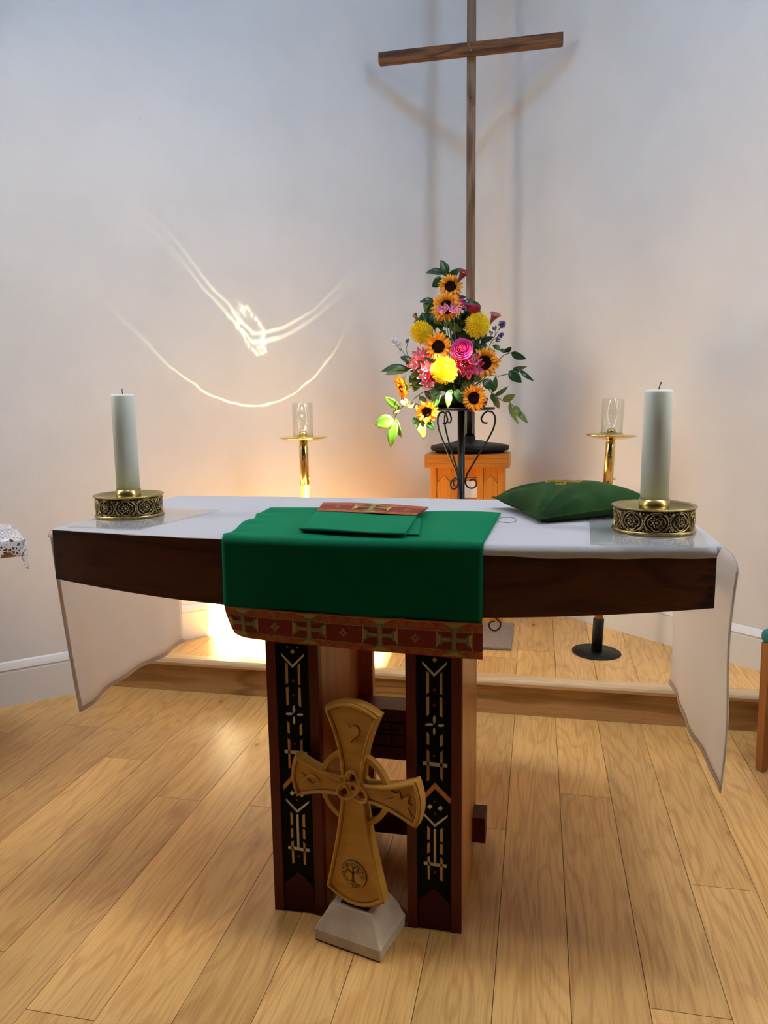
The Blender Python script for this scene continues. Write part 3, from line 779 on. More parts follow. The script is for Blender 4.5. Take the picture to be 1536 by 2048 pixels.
# ------------------------------------------------------------------ green velvet cushion
def cushion():
    cen = Vector((.108, 2.285, 1.066)); A = Vector((-.140, 2.36, 0)); Fp = Vector((.005, 2.05, 0)); Rp = Vector((.345, 2.20, 0)); B = Vector((.20, 2.53, 0))
    t = thing('velvet_cushion', 'dark green velvet cushion lying on the right half of the altar', 'cushion', tuple(cen))
    n = 36
    tipz = {0: 1.100, 1: 1.078, 2: 1.108, 3: 1.10}
    def P(u, v, s):
        # pinched square: edges bow inward
        uu, vv = 2*u-1, 2*v-1
        px, py = uu*(1-.10*(1-vv*vv)), vv*(1-.10*(1-uu*uu))
        a, c = (px+1)/2, (py+1)/2
        p = (Fp*(1-a)+Rp*a)*(1-c)+(A*(1-a)+B*a)*c
        ze = (tipz[1]*(1-a)+tipz[2]*a)*(1-c)+(tipz[0]*(1-a)+tipz[3]*a)*c
        f = (max(0, 1-uu**4)*max(0, 1-vv**4))**.55
        f *= .80+.20*(1-uu*uu)*(1-vv*vv)
        e = max(0, 1-max(abs(uu), abs(vv)))
        ang = math.atan2(v, u+.02); d0 = math.hypot(u, v); ang2 = math.atan2(1-v, u+.02); d2 = math.hypot(u, 1-v)
        wr = (.012*sin(13*ang)*math.exp(-d0*3.2)+.009*sin(11*ang2)*math.exp(-d2*3.5)+.004*sin(24*u+4*v)*math.exp(-e*5))*min(1, e*10)
        if s > 0:
            z = ze+.062*f+wr; 
        else:
            z = max(ze-.036*f-abs(wr)*.4, 1.0668)
        return Vector((p.x, p.y, z))
    b = MB(); b.grid(lambda u, v: P(u, v, 1), n, n); b.grid(lambda u, v: P(1-u, v, -1), n, n)
    b.build('cover', M_velvet, t, subsurf=1)
    b = MB()
    edge = [P(i/30, 0, 1) for i in range(31)]+[P(1, i/30, 1) for i in range(1, 31)]+[P(1-i/30, 1, 1) for i in range(1, 31)]+[P(0, 1-i/30, 1) for i in range(1, 31)]
    b.tube(edge, .0022, 6); b.build('piping', M_velvet, t)
    b = MB()
    def ribbon(pts, w):
        for (a, c) in zip(pts, pts[1:]):
            d = Vector((c[0]-a[0], c[1]-a[1])); l = d.length; nx, ny = -d.y/l*w, d.x/l*w
            q = [P(a[0]+nx, a[1]+ny, 1), P(c[0]+nx, c[1]+ny, 1), P(c[0]-nx, c[1]-ny, 1), P(a[0]-nx, a[1]-ny, 1)]
            top = [p+Vector((0,0,.0035)) for p in q]
            b.add(q+top, [(4,5,6,7),(4,7,6,5),(0,1,5,4),(1,2,6,5),(2,3,7,6),(3,0,4,7)], 0, True)
    # embroidered cross with flared ends near the top of the cushion
    cu, cv = .46, .56
    ribbon([(cu-.11, cv+.11), (cu-.05, cv+.05), (cu, cv), (cu+.05, cv-.05), (cu+.09, cv-.09)], .022)
    ribbon([(cu-.08, cv-.08), (cu-.04, cv-.04), (cu, cv), (cu+.05, cv+.05)], .02)
    ribbon([(cu-.14, cv+.07), (cu-.11, cv+.11), (cu-.07, cv+.14)], .018)
    ribbon([(cu-.11, cv-.05), (cu-.08, cv-.08), (cu-.05, cv-.11)], .018)
    ribbon([(cu+.06, cv-.12), (cu+.09, cv-.09), (cu+.12, cv-.06)], .018)
    b.build('embroidered_cross', M_embr, t)
cushion()

# ------------------------------------------------------------------ carved cross on stone foot
CU = Vector((.967, -.253, 0)).normalized(); CN = Vector((.253, .967, 0)).normalized()
CP = Vector((-.457, 1.709, 0)); cu0, cz0 = .010, .428
def cf(u, z, h): return CP+CU*u+CN*h+Vector((0,0,z))
def armpts(L0, L1, w0, w1, bulge, n=10, pw=1.9):
    """arm along +x; returns one side then end arc then the other side"""
    up = [(L0+(L1-L0)*i/n, w0+(w1-w0)*(i/n)**pw) for i in range(n+1)]
    arc = [(L1+bulge*(1-(1-2*i/8)**2), w1*(1-2*i/8)) for i in range(1, 8)]
    return up+arc+[(x, -y) for x, y in up[::-1]]
def rot(p, k): c, s_ = (1,0,-1,0)[k], (0,1,0,-1)[k]; return [(cu0+x*c-y*s_, cz0+x*s_+y*c) for x, y in p]
arms = {0: (.038, .176, .025, .062, .014), 1: (.030, .209, .031, .079, .024), 2: (.038, .172, .025, .060, .014), 3: (.034, .292, .034, .086, .032)}
outline = []
for k in (0, 1, 2, 3):
    a = armpts(*arms[k][:2], *arms[k][2:5], n=10, pw=1.9 if k != 3 else 1.25); outline += rot(a[::-1], k)
def knot(n=90, sc=.0155):
    return [(cu0+sc*(sin(t)+2*sin(2*t)), cz0+.003-sc*(cos(t)-2*cos(2*t))) for t in [2*pi*i/n for i in range(n)]]
cc = thing('carved_cross', 'carved golden wooden ring cross standing on a stone foot before the altar', 'cross', tuple(cf(0, .10, .013)))
b = MB(); TH = .028
def lens(cx, cy, ang, a_, b_): 
    c, s_ = cos(ang), sin(ang); return [(cx+a_*cos(t)*abs(cos(t))**.35*c-b_*sin(t)*s_, cy+a_*cos(t)*abs(cos(t))**.35*s_+b_*sin(t)*c) for t in [2*pi*i/16 for i in range(16)]]
holes = [lens(cu0+.027*cos(a), cz0+.003+.027*sin(a), a, .0135, .0085) for a in (pi/2, pi*7/6, -pi/6)]+[[(cu0+.006*cos(a), cz0+.003+.006*sin(a)) for a in [2*pi*i/9 for i in range(9)]]]
prism_holes(b, [outline]+holes, cf, .0, TH)
me_ok = b
# raised rim along each arm
for k in (0, 1, 2, 3):
    L0, L1, w0, w1, bg_ = arms[k]
    a = armpts(L0-.004, L1-.006, w0-.005, w1-.008, bg_-.001, n=10, pw=1.9 if k != 3 else 1.25)
    b.tube([cf(u, z, -.0015) for u, z in rot(a, k)], .0048, 6)
    a2 = armpts(L0+.008, L1-.0135, w0-.011, w1-.0165, bg_-.002, n=10, pw=1.9 if k != 3 else 1.25)
    if k != 9: b.tube([cf(u, z, .0006) for u, z in rot(armpts(L0+.006, L1-.0115, w0-.010, w1-.0145, bg_-.001, n=10, pw=1.9 if k != 3 else 1.25), k)], .0014, 4, mi=1)  # thin dark line inside the rim, groove shade put in as colour
# trefoil knot
kp = knot(); zz = [-.001+.0025*cos(3*2*pi*i/len(kp)+.5) for i in range(len(kp))]
b.tube([cf(p[0], p[1], -.001+.0022*cos(6*pi*2*i/len(kp)/2*1.0)) for i, p in enumerate(kp+[kp[0]])], .0043, 7)
# heart (raised outline), fish, bird; dark tubes paint shade round heart and bird
hc = (cu0-.002, cz0+.155)
heart = [(hc[0]+.0016*16*sin(t)**3, hc[1]+.0016*(13*cos(t)-5*cos(2*t)-2*cos(3*t)-cos(4*t))) for t in [2*pi*i/40 for i in range(41)]]
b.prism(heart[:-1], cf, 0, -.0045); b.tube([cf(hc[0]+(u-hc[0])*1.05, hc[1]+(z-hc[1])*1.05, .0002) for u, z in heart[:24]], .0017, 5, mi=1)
fc = (cu0-.122, cz0)
f1 = [(fc[0]-.030+.055*t, fc[1]+.012*sin(pi*(t-.25)/.75) if t > .25 else fc[1]-.010*(1-t/.25)*1.2) for t in [i/20 for i in range(21)]]
b.tube([cf(u, z, -.002) for u, z in f1], .003, 6); b.tube([cf(u, 2*fc[1]-z, -.002) for u, z in f1], .003, 6)
bc = (cu0+.135, cz0)
bird = [(-.040,-.004),(-.028,-.006),(-.026,-.020),(-.016,-.012),(.0,-.012),(.012,-.024),(.030,-.030),(.020,-.012),(.030,-.002),(.020,.004),(.026,.022),(.012,.014),(.004,.006),(-.002,.026),(-.012,.018),(-.026,.024),(-.014,.008),(-.024,.002)]
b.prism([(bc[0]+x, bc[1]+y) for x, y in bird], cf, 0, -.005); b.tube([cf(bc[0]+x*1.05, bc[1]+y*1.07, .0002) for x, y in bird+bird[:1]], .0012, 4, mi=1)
body = b.build('carved_body', [M_carve, M_grooveshade], cc, bevel=.0012)
b = MB()
for q in range(4):
    ring = [(.088, .004), (.102, .004), (.102, .022), (.088, .022)]
    a0, a1 = q*pi/2+.2, (q+1)*pi/2-.2; n = 14
    vs = [cf(cu0+r*cos(a0+(a1-a0)*i/n), cz0+r*sin(a0+(a1-a0)*i/n), h) for i in range(n+1) for r, h in ring]
    fs = [(i*4+j, i*4+(j+1)%4, (i+1)*4+(j+1)%4, (i+1)*4+j) for i in range(n) for j in range(4)]
    b.add(vs, fs)
b.build('ring', M_carve, cc, bevel=.001)
b = MB(); b.tube([cf(cu0-.001+.0372*cos(a), .193+.0372*sin(a), .0004) for a in [2*pi*i/48 for i in range(49)]], .0018, 5); b.build('medallion_groove_shade', M_grooveshade, body)  # dark ring painting shade around the raised medallion
dc = (cu0-.001, .193); DR = .036
b = MB(); b.prism([(dc[0]+DR*cos(a), dc[1]+DR*sin(a)) for a in [2*pi*i/48 for i in range(48)]], cf, .0, -.006)
med = b.build('tree_medallion', M_carve, cc, bevel=.0012)
b = MB(); rnd = random.Random(3)
def ink(pts, r=.00055): b.tube([cf(dc[0]+x, dc[1]+y, -.0062) for x, y in pts], r, 4)
def grow(x, y, a, l, d, r, sg):
    n = 4; pts = [(x, y)]
    for i in range(n):
        a += rnd.uniform(-.22, .22); x += cos(a)*l/n; y += sin(a)*l/n
        if math.hypot(x, y) > .0335: a += 1.2; x, y = x*.95, y*.95
        pts.append((x, y))
    if len(pts) > 1: ink(pts, r)
    if d and math.hypot(x, y) < .032:
        for s_ in (-1, 1): grow(x, y, a+s_*rnd.uniform(.30, .8), l*.80, d-1, max(r*.8, .00035), sg)
for dx in (-.0022, -.0008, .0008, .0022): ink([(dx*2.2, -.016), (dx, -.008), (dx*.8, 0), (dx*1.6, .007)], .0006)
for a in (.35, .8, 1.25, 1.75, 2.25, 2.8): grow(.001*cos(a), .006, a, .0125, 4, .0008, 1)
for a in (-.55, -1.1, -1.57, -2.1, -2.6): grow(.003*cos(a), -.015, a, .0095, 2, .0007, -1)
ink([(.0335*cos(a), .0335*sin(a)) for a in [pi*i/30-.1 for i in range(33)]], .0004)
b.build('engraved_tree', M_ink, med)

SP = Vector((-.557, 1.691, 0))
def sf(u, n, z): return SP+CU*u+CN*n+Vector((0,0,z))
st = thing('stone_foot', 'pale stone block with sloping sides under the carved cross', 'stone block', tuple(sf(.098, .083, 0)))
b = MB(); lo = [(0,0),(.196,0),(.196,.166),(0,.166)]; hi = [(.036,.034),(.158,.034),(.158,.136),(.036,.136)]
vs = [sf(u, n, .003) for u, n in lo]+[sf(u, n, .034) for u, n in lo]+[sf(u, n, .098) for u, n in hi]
fs = [(3,2,1,0)]+[(i, (i+1)%4, 4+(i+1)%4, 4+i) for i in range(4)]+[(4+i, 4+(i+1)%4, 8+(i+1)%4, 8+i) for i in range(4)]+[(8,9,10,11)]
b.add(vs, fs); b.build('block', M_stone, st, bevel=.004, bseg=3)
b = MB(); b.prism([(.004,.004),(.192,.004),(.192,.162),(.004,.162)], sf, .0, .0035); b.build('felt_pad', M_black, st)
b = MB(); b.prism([(.058,.044),(.140,.044),(.140,.078),(.058,.078)], sf, .0975, .1005); b.build('socket', M_ink, st)

# ------------------------------------------------------------------ small orange stand, base and standing cross
SX0, SX1, SY0 = -.613, -.150, 4.05
so_ = thing('wooden_stand', 'small orange wooden stand with panelled legs in the corner behind the flowers', 'stand', ((SX0+SX1)/2, SY0+.2, ZP))
b = MB(); SY1 = SY0+.40
cx_ = (SX0+SX1)/2
top = [(SX0, SY0), (SX1, SY0), (SX1, SY0+.24), (cx_+.12, SY1), (cx_-.12, SY1), (SX0, SY0+.24)]
b.prism(top, xyz, 1.045, 1.070); b.prism([(x, y+.0) for x, y in top], xyz, 1.0705, 1.095); b.prism(top, xyz, 1.0955, 1.118)
b.build('stand_top', M_stoolx, so_, bevel=.0015)
for s_, xa in ((0, -.585), (1, -.327)):
    xb = xa+.150
    b = MB(); y = SY0+.035
    b.box(xa, xa+.034, y, y+.03, ZP, 1.045); b.box(xb-.034, xb, y, y+.03, ZP, 1.045); b.box(xa+.034, xb-.034, y+.012, y+.03, ZP, 1.045)
    b.box(xa+.001, xb-.001, y+.03, y+.20, ZP, 1.045)
    b.prism([(xa+.0365, ZP), (xb-.0365, ZP), (xb-.0365, .955), ((xa+xb)/2, 1.0), (xa+.0365, .955)], lambda u, v, h: Vector((u, h, v)), y+.001, y+.012)
    b.prism([(xa+.0365, 1.045), (xb-.0365, 1.045), (xb-.0365, .958), ((xa+xb)/2, 1.003), (xa+.0365, .958)], lambda u, v, h: Vector((u, h, v)), y+.005, y+.012)
    b.build('leg_panel', M_stool, so_, bevel=.0015)
b = MB(); y = SY0+.06; b.box(-.435, -.327, y, y+.05, .99, 1.045); b.box(-.435, -.327, y-.004, y+.046, .965, .985); b.build('rail', M_stoolx, so_, bevel=.001)
b = MB(); b.box(-.60, -.165, y+.03, y+.06, .845, .866); b.build('lower_rail', M_stoolx, so_, bevel=.001)

pc = Vector((-.385, 4.285, 1.1185))
ps = thing('cross_base', 'round black weighted base with a short tube holding the tall cross', 'base', tuple(pc))
b = MB(); R = .225
b.lathe([(0,0),(R-.03,0),(R-.025,.008),(R-.006,.010),(R,.016),(R,.032),(R-.006,.038),(R-.05,.046),(.10,.054),(.075,.064),(.05,.067),(.032,.070),(.032,.09),(0,.09)], c=pc, seg=64)
b.build('weighted_disc', M_plast, ps)
b = MB(); b.lathe([(.0235,.08),(.0275,.08),(.0275,.36),(.0235,.36)], c=pc, seg=24, closed=True); b.build('tube', M_iron, ps)
tc_ = thing('standing_cross', 'tall thin weathered wooden cross rising out of the black base', 'cross', (-.385, 4.285, 1.2))
b = MB(); b.box(-.407, -.361, 4.262, 4.308, 1.22, 4.2); o = b.build('upright', M_old, tc_, bevel=.004)
b = MB(); b.tube([(-.385, 4.261, z) for z in (0,)]+[(-.385, 4.2605, 0)], .004, 8) if False else None
b = MB(); b.box(-.880, .092, 4.212, 4.2615, 3.218, 3.276); arm = b.build('crossbeam', M_oldx, tc_, bevel=.006, bseg=2)
b = MB()
for dx, dz in ((-.01, .012), (.0, -.012)): b.lathe([(0,0),(.0045,0),(.0045,.002),(0,.003)], seg=12)
for dx, dz in ((-.008, .014), (.004, -.014)):
    bb = MB(); bb.tube([(-.384+dx, 4.2115, 3.247+dz), (-.384+dx, 4.2095, 3.247+dz)], .0042, 10); bb.build('screw', M_lead, tc_)
bb = MB(); bb.tube([(-.383, 4.2618, 3.02), (-.383, 4.2612, 3.02)], .004, 10); bb.build('screw_hole', M_ink, tc_)

# ------------------------------------------------------------------ tall brass candle stands
def candlestand(base, lean, label):
    t = thing('candle_stand', label, 'candle stand', (0,0,0), 'brass topped floor candle stands')
    b = MB(); b.lathe([(0,0),(.116,0),(.118,.003),(.117,.006),(.03,.008),(0,.008)], seg=56); b.build('base_disc', M_plast, t)
    b = MB(); b.lathe([(0,.008),(.026,.008),(.026,.172),(.022,.175),(0,.175)], seg=28); b.build('lower_sleeve', M_plast, t)
    b = MB(); b.lathe([(0,.17),(.0205,.17),(.0205,.84),(0,.84)], seg=28); b.build('wooden_pole', M_stool, t)
    b = MB(); b.lathe([(0,.84),(.0225,.84),(.0225,1.035),(.019,1.040),(.019,1.046),(0,1.046)], seg=32)
    tube_ = b.build('brass_tube', M_brass, t)
    b = MB(); b.tube([(.0225,0,.862),(.029,0,.862)], .0035, 8); b.ball((.030,0,.862), .0045, 8, 6); b.build('set_screw', M_brass, tube_)
    b = MB(); b.lathe([(0,1.044),(.03,1.046),(.075,1.054),(.108,1.064),(.118,1.069),(.117,1.0715),(.10,1.074),(.070,1.076),(.055,1.076),(.0535,1.080),(.051,1.080),(.050,1.075),(0,1.074)], seg=64)
    b.build('drip_pan', M_brass, t)
    b = MB(); b.lathe([(0,1.074),(.012,1.074),(.019,1.080),(.021,1.087),(.019,1.095),(.012,1.099),(.009,1.0995),(.009,1.094),(0,1.094)], seg=28); b.build('candle_cup', M_brass, t)
    b = MB(); b.lathe([(.0495,1.077),(.0495,1.238),(.0485,1.2385),(.048,1.238),(.048,1.077)], seg=48, closed=True); b.build('glass_chimney', M_glass, t)
    t.location = base; t.rotation_euler = lean; return t
cs = candlestand((.300, 3.648, ZP), (0, radians(2.0), 0), 'brass topped candle stand right of the flowers, behind the cushion')
c2s = copy_tree(cs); c2s['label'] = 'brass topped candle stand left of the flowers, catching the sun'
c2s.location = (-1.128, 3.50, ZP); c2s.rotation_euler = (0, radians(-.3), radians(60))

# added patterned spot lamp at the drip pan (imitates the reflection of the polished brass)
def reflection():
    l = bpy.data.lights.new('brass_reflection_spot', 'SPOT'); l.energy = 26; l.spot_size = radians(100); l.spot_blend = .2; l.shadow_soft_size = .002; l.color = (1, .93, .55)
    o = bpy.data.objects.new('brass_reflection_spot', l); COL.objects.link(o)
    X, Y, Z = Vector((.68235, .72907, .05343)), Vector((.46400, -.48842, .73901)), Vector((.56489, -.47948, -.67157))
    mm = Matrix((X, Y, Z)).transposed().to_4x4(); mm.translation = (-1.128, 3.497, 1.335); o.matrix_world = mm
    l.use_nodes = True; M = l; nt = l.node_tree; em = [n for n in nt.nodes if n.type == 'EMISSION'][0]
    def mth(op, a, c=None, d=None):
        n = nt.nodes.new('ShaderNodeMath'); n.operation = op
        for i, q in enumerate((a, c, d)):
            if q is None: continue
            if isinstance(q, (int, float)): n.inputs[i].default_value = q
            else: nt.links.new(q, n.inputs[i])
        return n.outputs[0]
    tc = nt.nodes.new('ShaderNodeTexCoord'); sp = nt.nodes.new('ShaderNodeSeparateXYZ'); nt.links.new(tc.outputs['Normal'], sp.inputs[0])
    z = mth('MAXIMUM', mth('ABSOLUTE', sp.outputs[2]), .01); u = mth('DIVIDE', sp.outputs[0], z); v = mth('DIVIDE', sp.outputs[1], z)
    cb = nt.nodes.new('ShaderNodeCombineXYZ'); nt.links.new(u, cb.inputs[0]); nt.links.new(v, cb.inputs[1])
    def noise(sc, det=2):
        n = nt.nodes.new('ShaderNodeTexNoise'); n.inputs['Scale'].default_value = sc; n.inputs['Detail'].default_value = det; nt.links.new(cb.outputs[0], n.inputs['Vector']); return n.outputs[0]
    n1 = noise(9); n2 = noise(30, 3); n3 = noise(5)
    uw = mth('ADD', u, mth('MULTIPLY', mth('SUBTRACT', n1, .5), .10)); vw = mth('ADD', v, mth('MULTIPLY', mth('SUBTRACT', n3, .5), .10))
    def tri(d, w): return mth('MAXIMUM', mth('SUBTRACT', 1, mth('DIVIDE', d, w)), 0)
    # bright ragged ring
    a = mth('DIVIDE', mth('ADD', uw, mth('MULTIPLY', vw, .45)), .085); c = mth('DIVIDE', vw, .115)
    r = mth('SQRT', mth('ADD', mth('MULTIPLY', a, a), mth('MULTIPLY', c, c)))
    ring = mth('MULTIPLY', mth('MULTIPLY', .9, mth('POWER', tri(mth('ABSOLUTE', mth('SUBTRACT', r, 1)), .45), 1.3)), mth('POWER', mth('MULTIPLY', n2, 1.95), 7))
    glow = mth('MULTIPLY', mth('POWER', tri(r, 3.2), 2), .10)
    # upper pair of thin arcs
    up_, un_ = mth('MAXIMUM', uw, 0), mth('MAXIMUM', mth('MULTIPLY', uw, -1), 0)
    v1 = mth('ADD', mth('MULTIPLY', un_, .87), mth('MULTIPLY', mth('MULTIPLY', up_, up_), .55))
    fade = tri(mth('ABSOLUTE', u), 1.05)
    l1 = mth('MULTIPLY', mth('MULTIPLY', tri(mth('ABSOLUTE', mth('SUBTRACT', v, v1)), .016), fade), mth('MULTIPLY', n1, 2.6))
    l2 = mth('MULTIPLY', mth('MULTIPLY', tri(mth('ABSOLUTE', mth('SUBTRACT', v, mth('SUBTRACT', v1, .055))), .022), fade), mth('MULTIPLY', n1, 2.0))
    # lower wide arc
    vv = mth('SUBTRACT', vw, .2); r2 = mth('SQRT', mth('ADD', mth('MULTIPLY', uw, uw), mth('MULTIPLY', vv, vv)))
    l3 = mth('MULTIPLY', mth('MULTIPLY', tri(mth('ABSOLUTE', mth('SUBTRACT', r2, .90)), .020), tri(mth('MAXIMUM', mth('ADD', v, .3), 0), .8)), mth('MULTIPLY', n2, 1.5))
    tot = mth('ADD', mth('ADD', ring, glow), mth('ADD', l1, mth('ADD', l2, l3)))
    nt.links.new(tot, em.inputs['Strength'])
reflection()

# ------------------------------------------------------------------ mat and flower stand
b = MB(); b.box(-.68, -.113, 3.60, 4.04, ZP+.0022, ZP+.014); tag(b.build('floor_mat', M_mat, base=(-.4, 3.85, ZP), bevel=.003), 'speckled grey brown mat under the flower stand', 'mat')
FX, FY = -.390, 3.85; FZ = ZP+.0145
fs_ = thing('flower_stand', 'black wrought iron flower stand with scrolled brackets and feet', 'flower stand', (FX, FY, FZ))
b = MB(); b.lathe([(0,.02),(.0185,.02),(.0185,1.175),(0,1.175)], c=(FX, FY, FZ), seg=24); b.build('pole', M_iron, fs_)
b = MB(); b.lathe([(0,1.175),(.168,1.175),(.172,1.178),(.172,1.190),(.168,1.190),(.166,1.181),(0,1.181)], c=(FX, FY, FZ), seg=48); b.build('tray', M_iron, fs_)
def spiral(cx, cz, r0, r1, a0, a1, n=18): return [(cx+(r0+(r1-r0)*i/n)*cos(a0+(a1-a0)*i/n), cz+(r0+(r1-r0)*i/n)*sin(a0+(a1-a0)*i/n)) for i in range(n+1)]
for az in (0, 2*pi/3+.12, 4*pi/3-.12):
    d = Vector((cos(az), sin(az), 0))
    P2 = lambda q: Vector((FX, FY, FZ))+d*q[0]+Vector((0,0,q[1]))
    up_ = spiral(.150, 1.140, .018, .036, pi*1.35+.6-2*pi+pi*2, pi*.02) if False else None
    pts = spiral(.135, 1.128, .016, .034, -.6*pi-pi*.35, -.6*pi-pi*.35, 1)[:0]
    # upper curl -> rod -> lower curl
    pts += [(.112+.030*cos(a), 1.118+.022*sin(a)) for a in [pi*1.75-pi*.95*i/10 for i in range(11)]][:0]
    curl = spiral(.128, 1.130, .020, .026, pi*1.6, pi*.95, 8)+[(.116, 1.158), (.135, 1.170), (.158, 1.165), (.172, 1.145), (.174, 1.115), (.165, 1.080), (.145, 1.040), (.115, .985), (.080, .930), (.050, .880), (.030, .845), (.0225, .815)]
    low = spiral(.0565, .800, .034, .016, pi*.98, pi*2.75, 20)
    b = MB(); b.tube([P2(q) for q in curl+low], .0046, 8); b.build('scroll_bracket', M_iron, fs_)
    foot = [(.019, .26), (.035, .20), (.075, .15), (.13, .115), (.18, .085), (.212, .055)]+spiral(.175, .040, .037, .018, .3, -2.0*pi*.8, 20)
    lowest = min(q[1] for q in foot); foot = [(x, z-lowest+.0055 if False else z) for x, z in foot]
    b = MB(); b.tube([P2((q[0], max(q[1], .0052))) for q in foot], .005, 8); b.build('scroll_foot', M_iron, fs_)
fb = MB(); fb.lathe([(0,1.1815),(.105,1.1815),(.128,1.20),(.138,1.235),(.134,1.236),(.12,1.205),(0,1.20)], c=(FX, FY, FZ), seg=40)
o = fb.build('flower_bowl', M_plast, base=(FX, FY, FZ+1.1815)); tag(o, 'low black bowl on the tray of the flower stand', 'bowl')
fb = MB(); fb.box(FX-.075, FX+.075, FY-.06, FY+.06, FZ+1.2005, FZ+1.295); fb.build('floral_foam', M_leafd, o, bevel=.01)
ROOT = Vector((FX, FY, FZ+1.27))

# ------------------------------------------------------------------ leaves, stems, flowers
G = 'flowers and foliage of the arrangement'
def frame(z, roll_=0):
    z = z.normalized(); x = Vector((0,0,1)).cross(z)
    if x.length < .05: x = Vector((1,0,0))
    x.normalize(); y = z.cross(x)
    c, s_ = cos(roll_), sin(roll_)
    return Matrix((x*c+y*s_, y*c-x*s_, z)).transposed().to_4x4()
def leafmesh(b, a, c, w, nrm, arch=.12, fold=.25, mi=0, pinch=.9):
    a, c = Vector(a), Vector(c); d = c-a; l = d.length; d.normalize()
    n = (nrm-d*nrm.dot(d)).normalized(); s = d.cross(n); N_ = 8; vs = []
    for i in range(N_+1):
        t = i/N_; ww = w*sin(pi*min(1, t**.85))**.8*(1 if t < .97 else .2)*pinch + (.0004 if i in (0, N_) else 0)
        mid = a+d*l*t+n*(arch*l*sin(pi*t)-arch*.6*l*t*t)
        for k in (-1, -.5, 0, .5, 1):
            vs.append(mid+s*ww*k+n*(fold*ww*abs(k)))
    fs = [(i*5+k, i*5+k+1, (i+1)*5+k+1, (i+1)*5+k) for i in range(N_) for k in range(4)]
    b.add(vs, fs, mi, True)
def stemto(parent, p, r=.003, M=M_stem, sag=.02):
    p = Vector(p); q = ROOT+Vector(((p.x-ROOT.x)*.25, (p.y-ROOT.y)*.25, 0))
    mid = (p+q)/2+Vector((0, 0, sag)); b = MB()
    pts = [(p*(1-t)**2+mid*2*t*(1-t)+q*t*t) for t in [i/7 for i in range(8)]]
    b.tube(pts, r, 6); return b.build('stem', M, parent)
def sunflower(px, py, y, face, R, label, rl=0):
    c = onz_y(px, py, y); f = Vector(face).normalized(); M4 = Matrix.Translation(c) @ frame(f, rl)
    t = thing('sunflower', label, 'flower', tuple(c), G)
    X = lambda p: M4 @ Vector(p)
    rnd = random.Random(int(px*7+py)); dr = R*.47
    for nm, mt in (('petals', M_sunp),):
        b = MB()
        for ly, (n, r1, zz) in enumerate(((24, 1.0, .010), (21, .94, .020), (18, .80, .028))):
            for k in range(n):
                a = 2*pi*(k+.5*ly+rnd.uniform(-.2, .2))/n; r2 = R*r1*rnd.uniform(.88, 1.05); w = R*.12*rnd.uniform(.8, 1.15)
                tw = rnd.uniform(-.5, .5)
                for i in range(1):
                    A = Vector((cos(a)*dr*.85, sin(a)*dr*.85, .004)); B = Vector((cos(a+tw*.12)*r2, sin(a+tw*.12)*r2, zz+rnd.uniform(-.012, .016)))
                    nn = Vector((-cos(a)*.25+tw*-sin(a), -sin(a)*.25+tw*cos(a), 1))
                    leafmesh(b, X(A), X(B), w, (M4.to_3x3() @ nn), arch=.16, fold=.25)
        b.build('petals', mt, t)
    b = MB(); b.lathe([(dr, .003), (dr*.97, .010), (dr*.8, .014), (dr*.5, .011), (dr*.25, .007), (0, .006)], seg=28)
    b.v = [X(p) for p in b.v]; b.build('seed_disc', M_sund, t)
    b = MB(); b.lathe([(0, -.02), (dr*.5, -.018), (dr*.95, -.004), (dr*.95, .002)], seg=20); b.v = [X(p) for p in b.v]
    for k in range(18):
        a = 2*pi*k/18+rnd.uniform(-.1, .1); r2 = R*rnd.uniform(.65, .85)
        leafmesh(b, X((cos(a)*dr*.5, sin(a)*dr*.5, -.012)), X((cos(a)*r2, sin(a)*r2, -.016+rnd.uniform(-.012, .004))), .006, M4.to_3x3() @ Vector((0,0,1)))
    b.build('sepals', M_sepal, t)
    stemto(t, X((0,0,-.02)), .0045)
def onz_y(px, py, y): return ony(px, py, y)
def chrys(px, py, y, face, R, label):
    c = ony(px, py, y); f = Vector(face).normalized(); M4 = Matrix.Translation(c) @ frame(f)
    t = thing('chrysanthemum', label, 'flower', tuple(c), G); X = lambda p: M4 @ Vector(p)
    rnd = random.Random(int(px+py*3)); b = MB(); n = 260
    for i in range(n):
        ct = 1-(i+.5)/n*1.45; sn = sqrt(max(0, 1-ct*ct)); a = i*2.39996
        d = Vector((sn*cos(a), sn*sin(a), ct)); rr = R*rnd.uniform(.88, 1.08)*(1+.12*max(0, -ct))
        tip = d*rr+Vector((0,0,-.004*sn)); base = d*R*.35
        out = Vector((d.x, d.y, d.z))
        tang = Vector((-sin(a), cos(a), 0)); mid = (base+tip)*.5 + Vector((cos(a), sin(a), 0))*R*.16*sn
        w = R*.055
        curl = tip-Vector((cos(a), sin(a), 0))*R*.10*(ct > .2)+f*0
        vs = [X(base-tang*w*.5), X(base+tang*w*.5), X(mid-tang*w), X(mid+tang*w), X(tip-tang*w*.9), X(tip+tang*w*.9), X(curl*1.0+d*R*.06)]
        b.add(vs, [(0,1,3,2), (2,3,5,4), (4,5,6)], 0, False)
    b.build('petals', M_chry, t)
    b = MB(); b.ball((0,0,0), R*.45, 12, 8, 0); b.v = [X(p) for p in b.v]; b.build('heart', M_chry, t)
    stemto(t, X((0,0,-R*.4)), .0035)
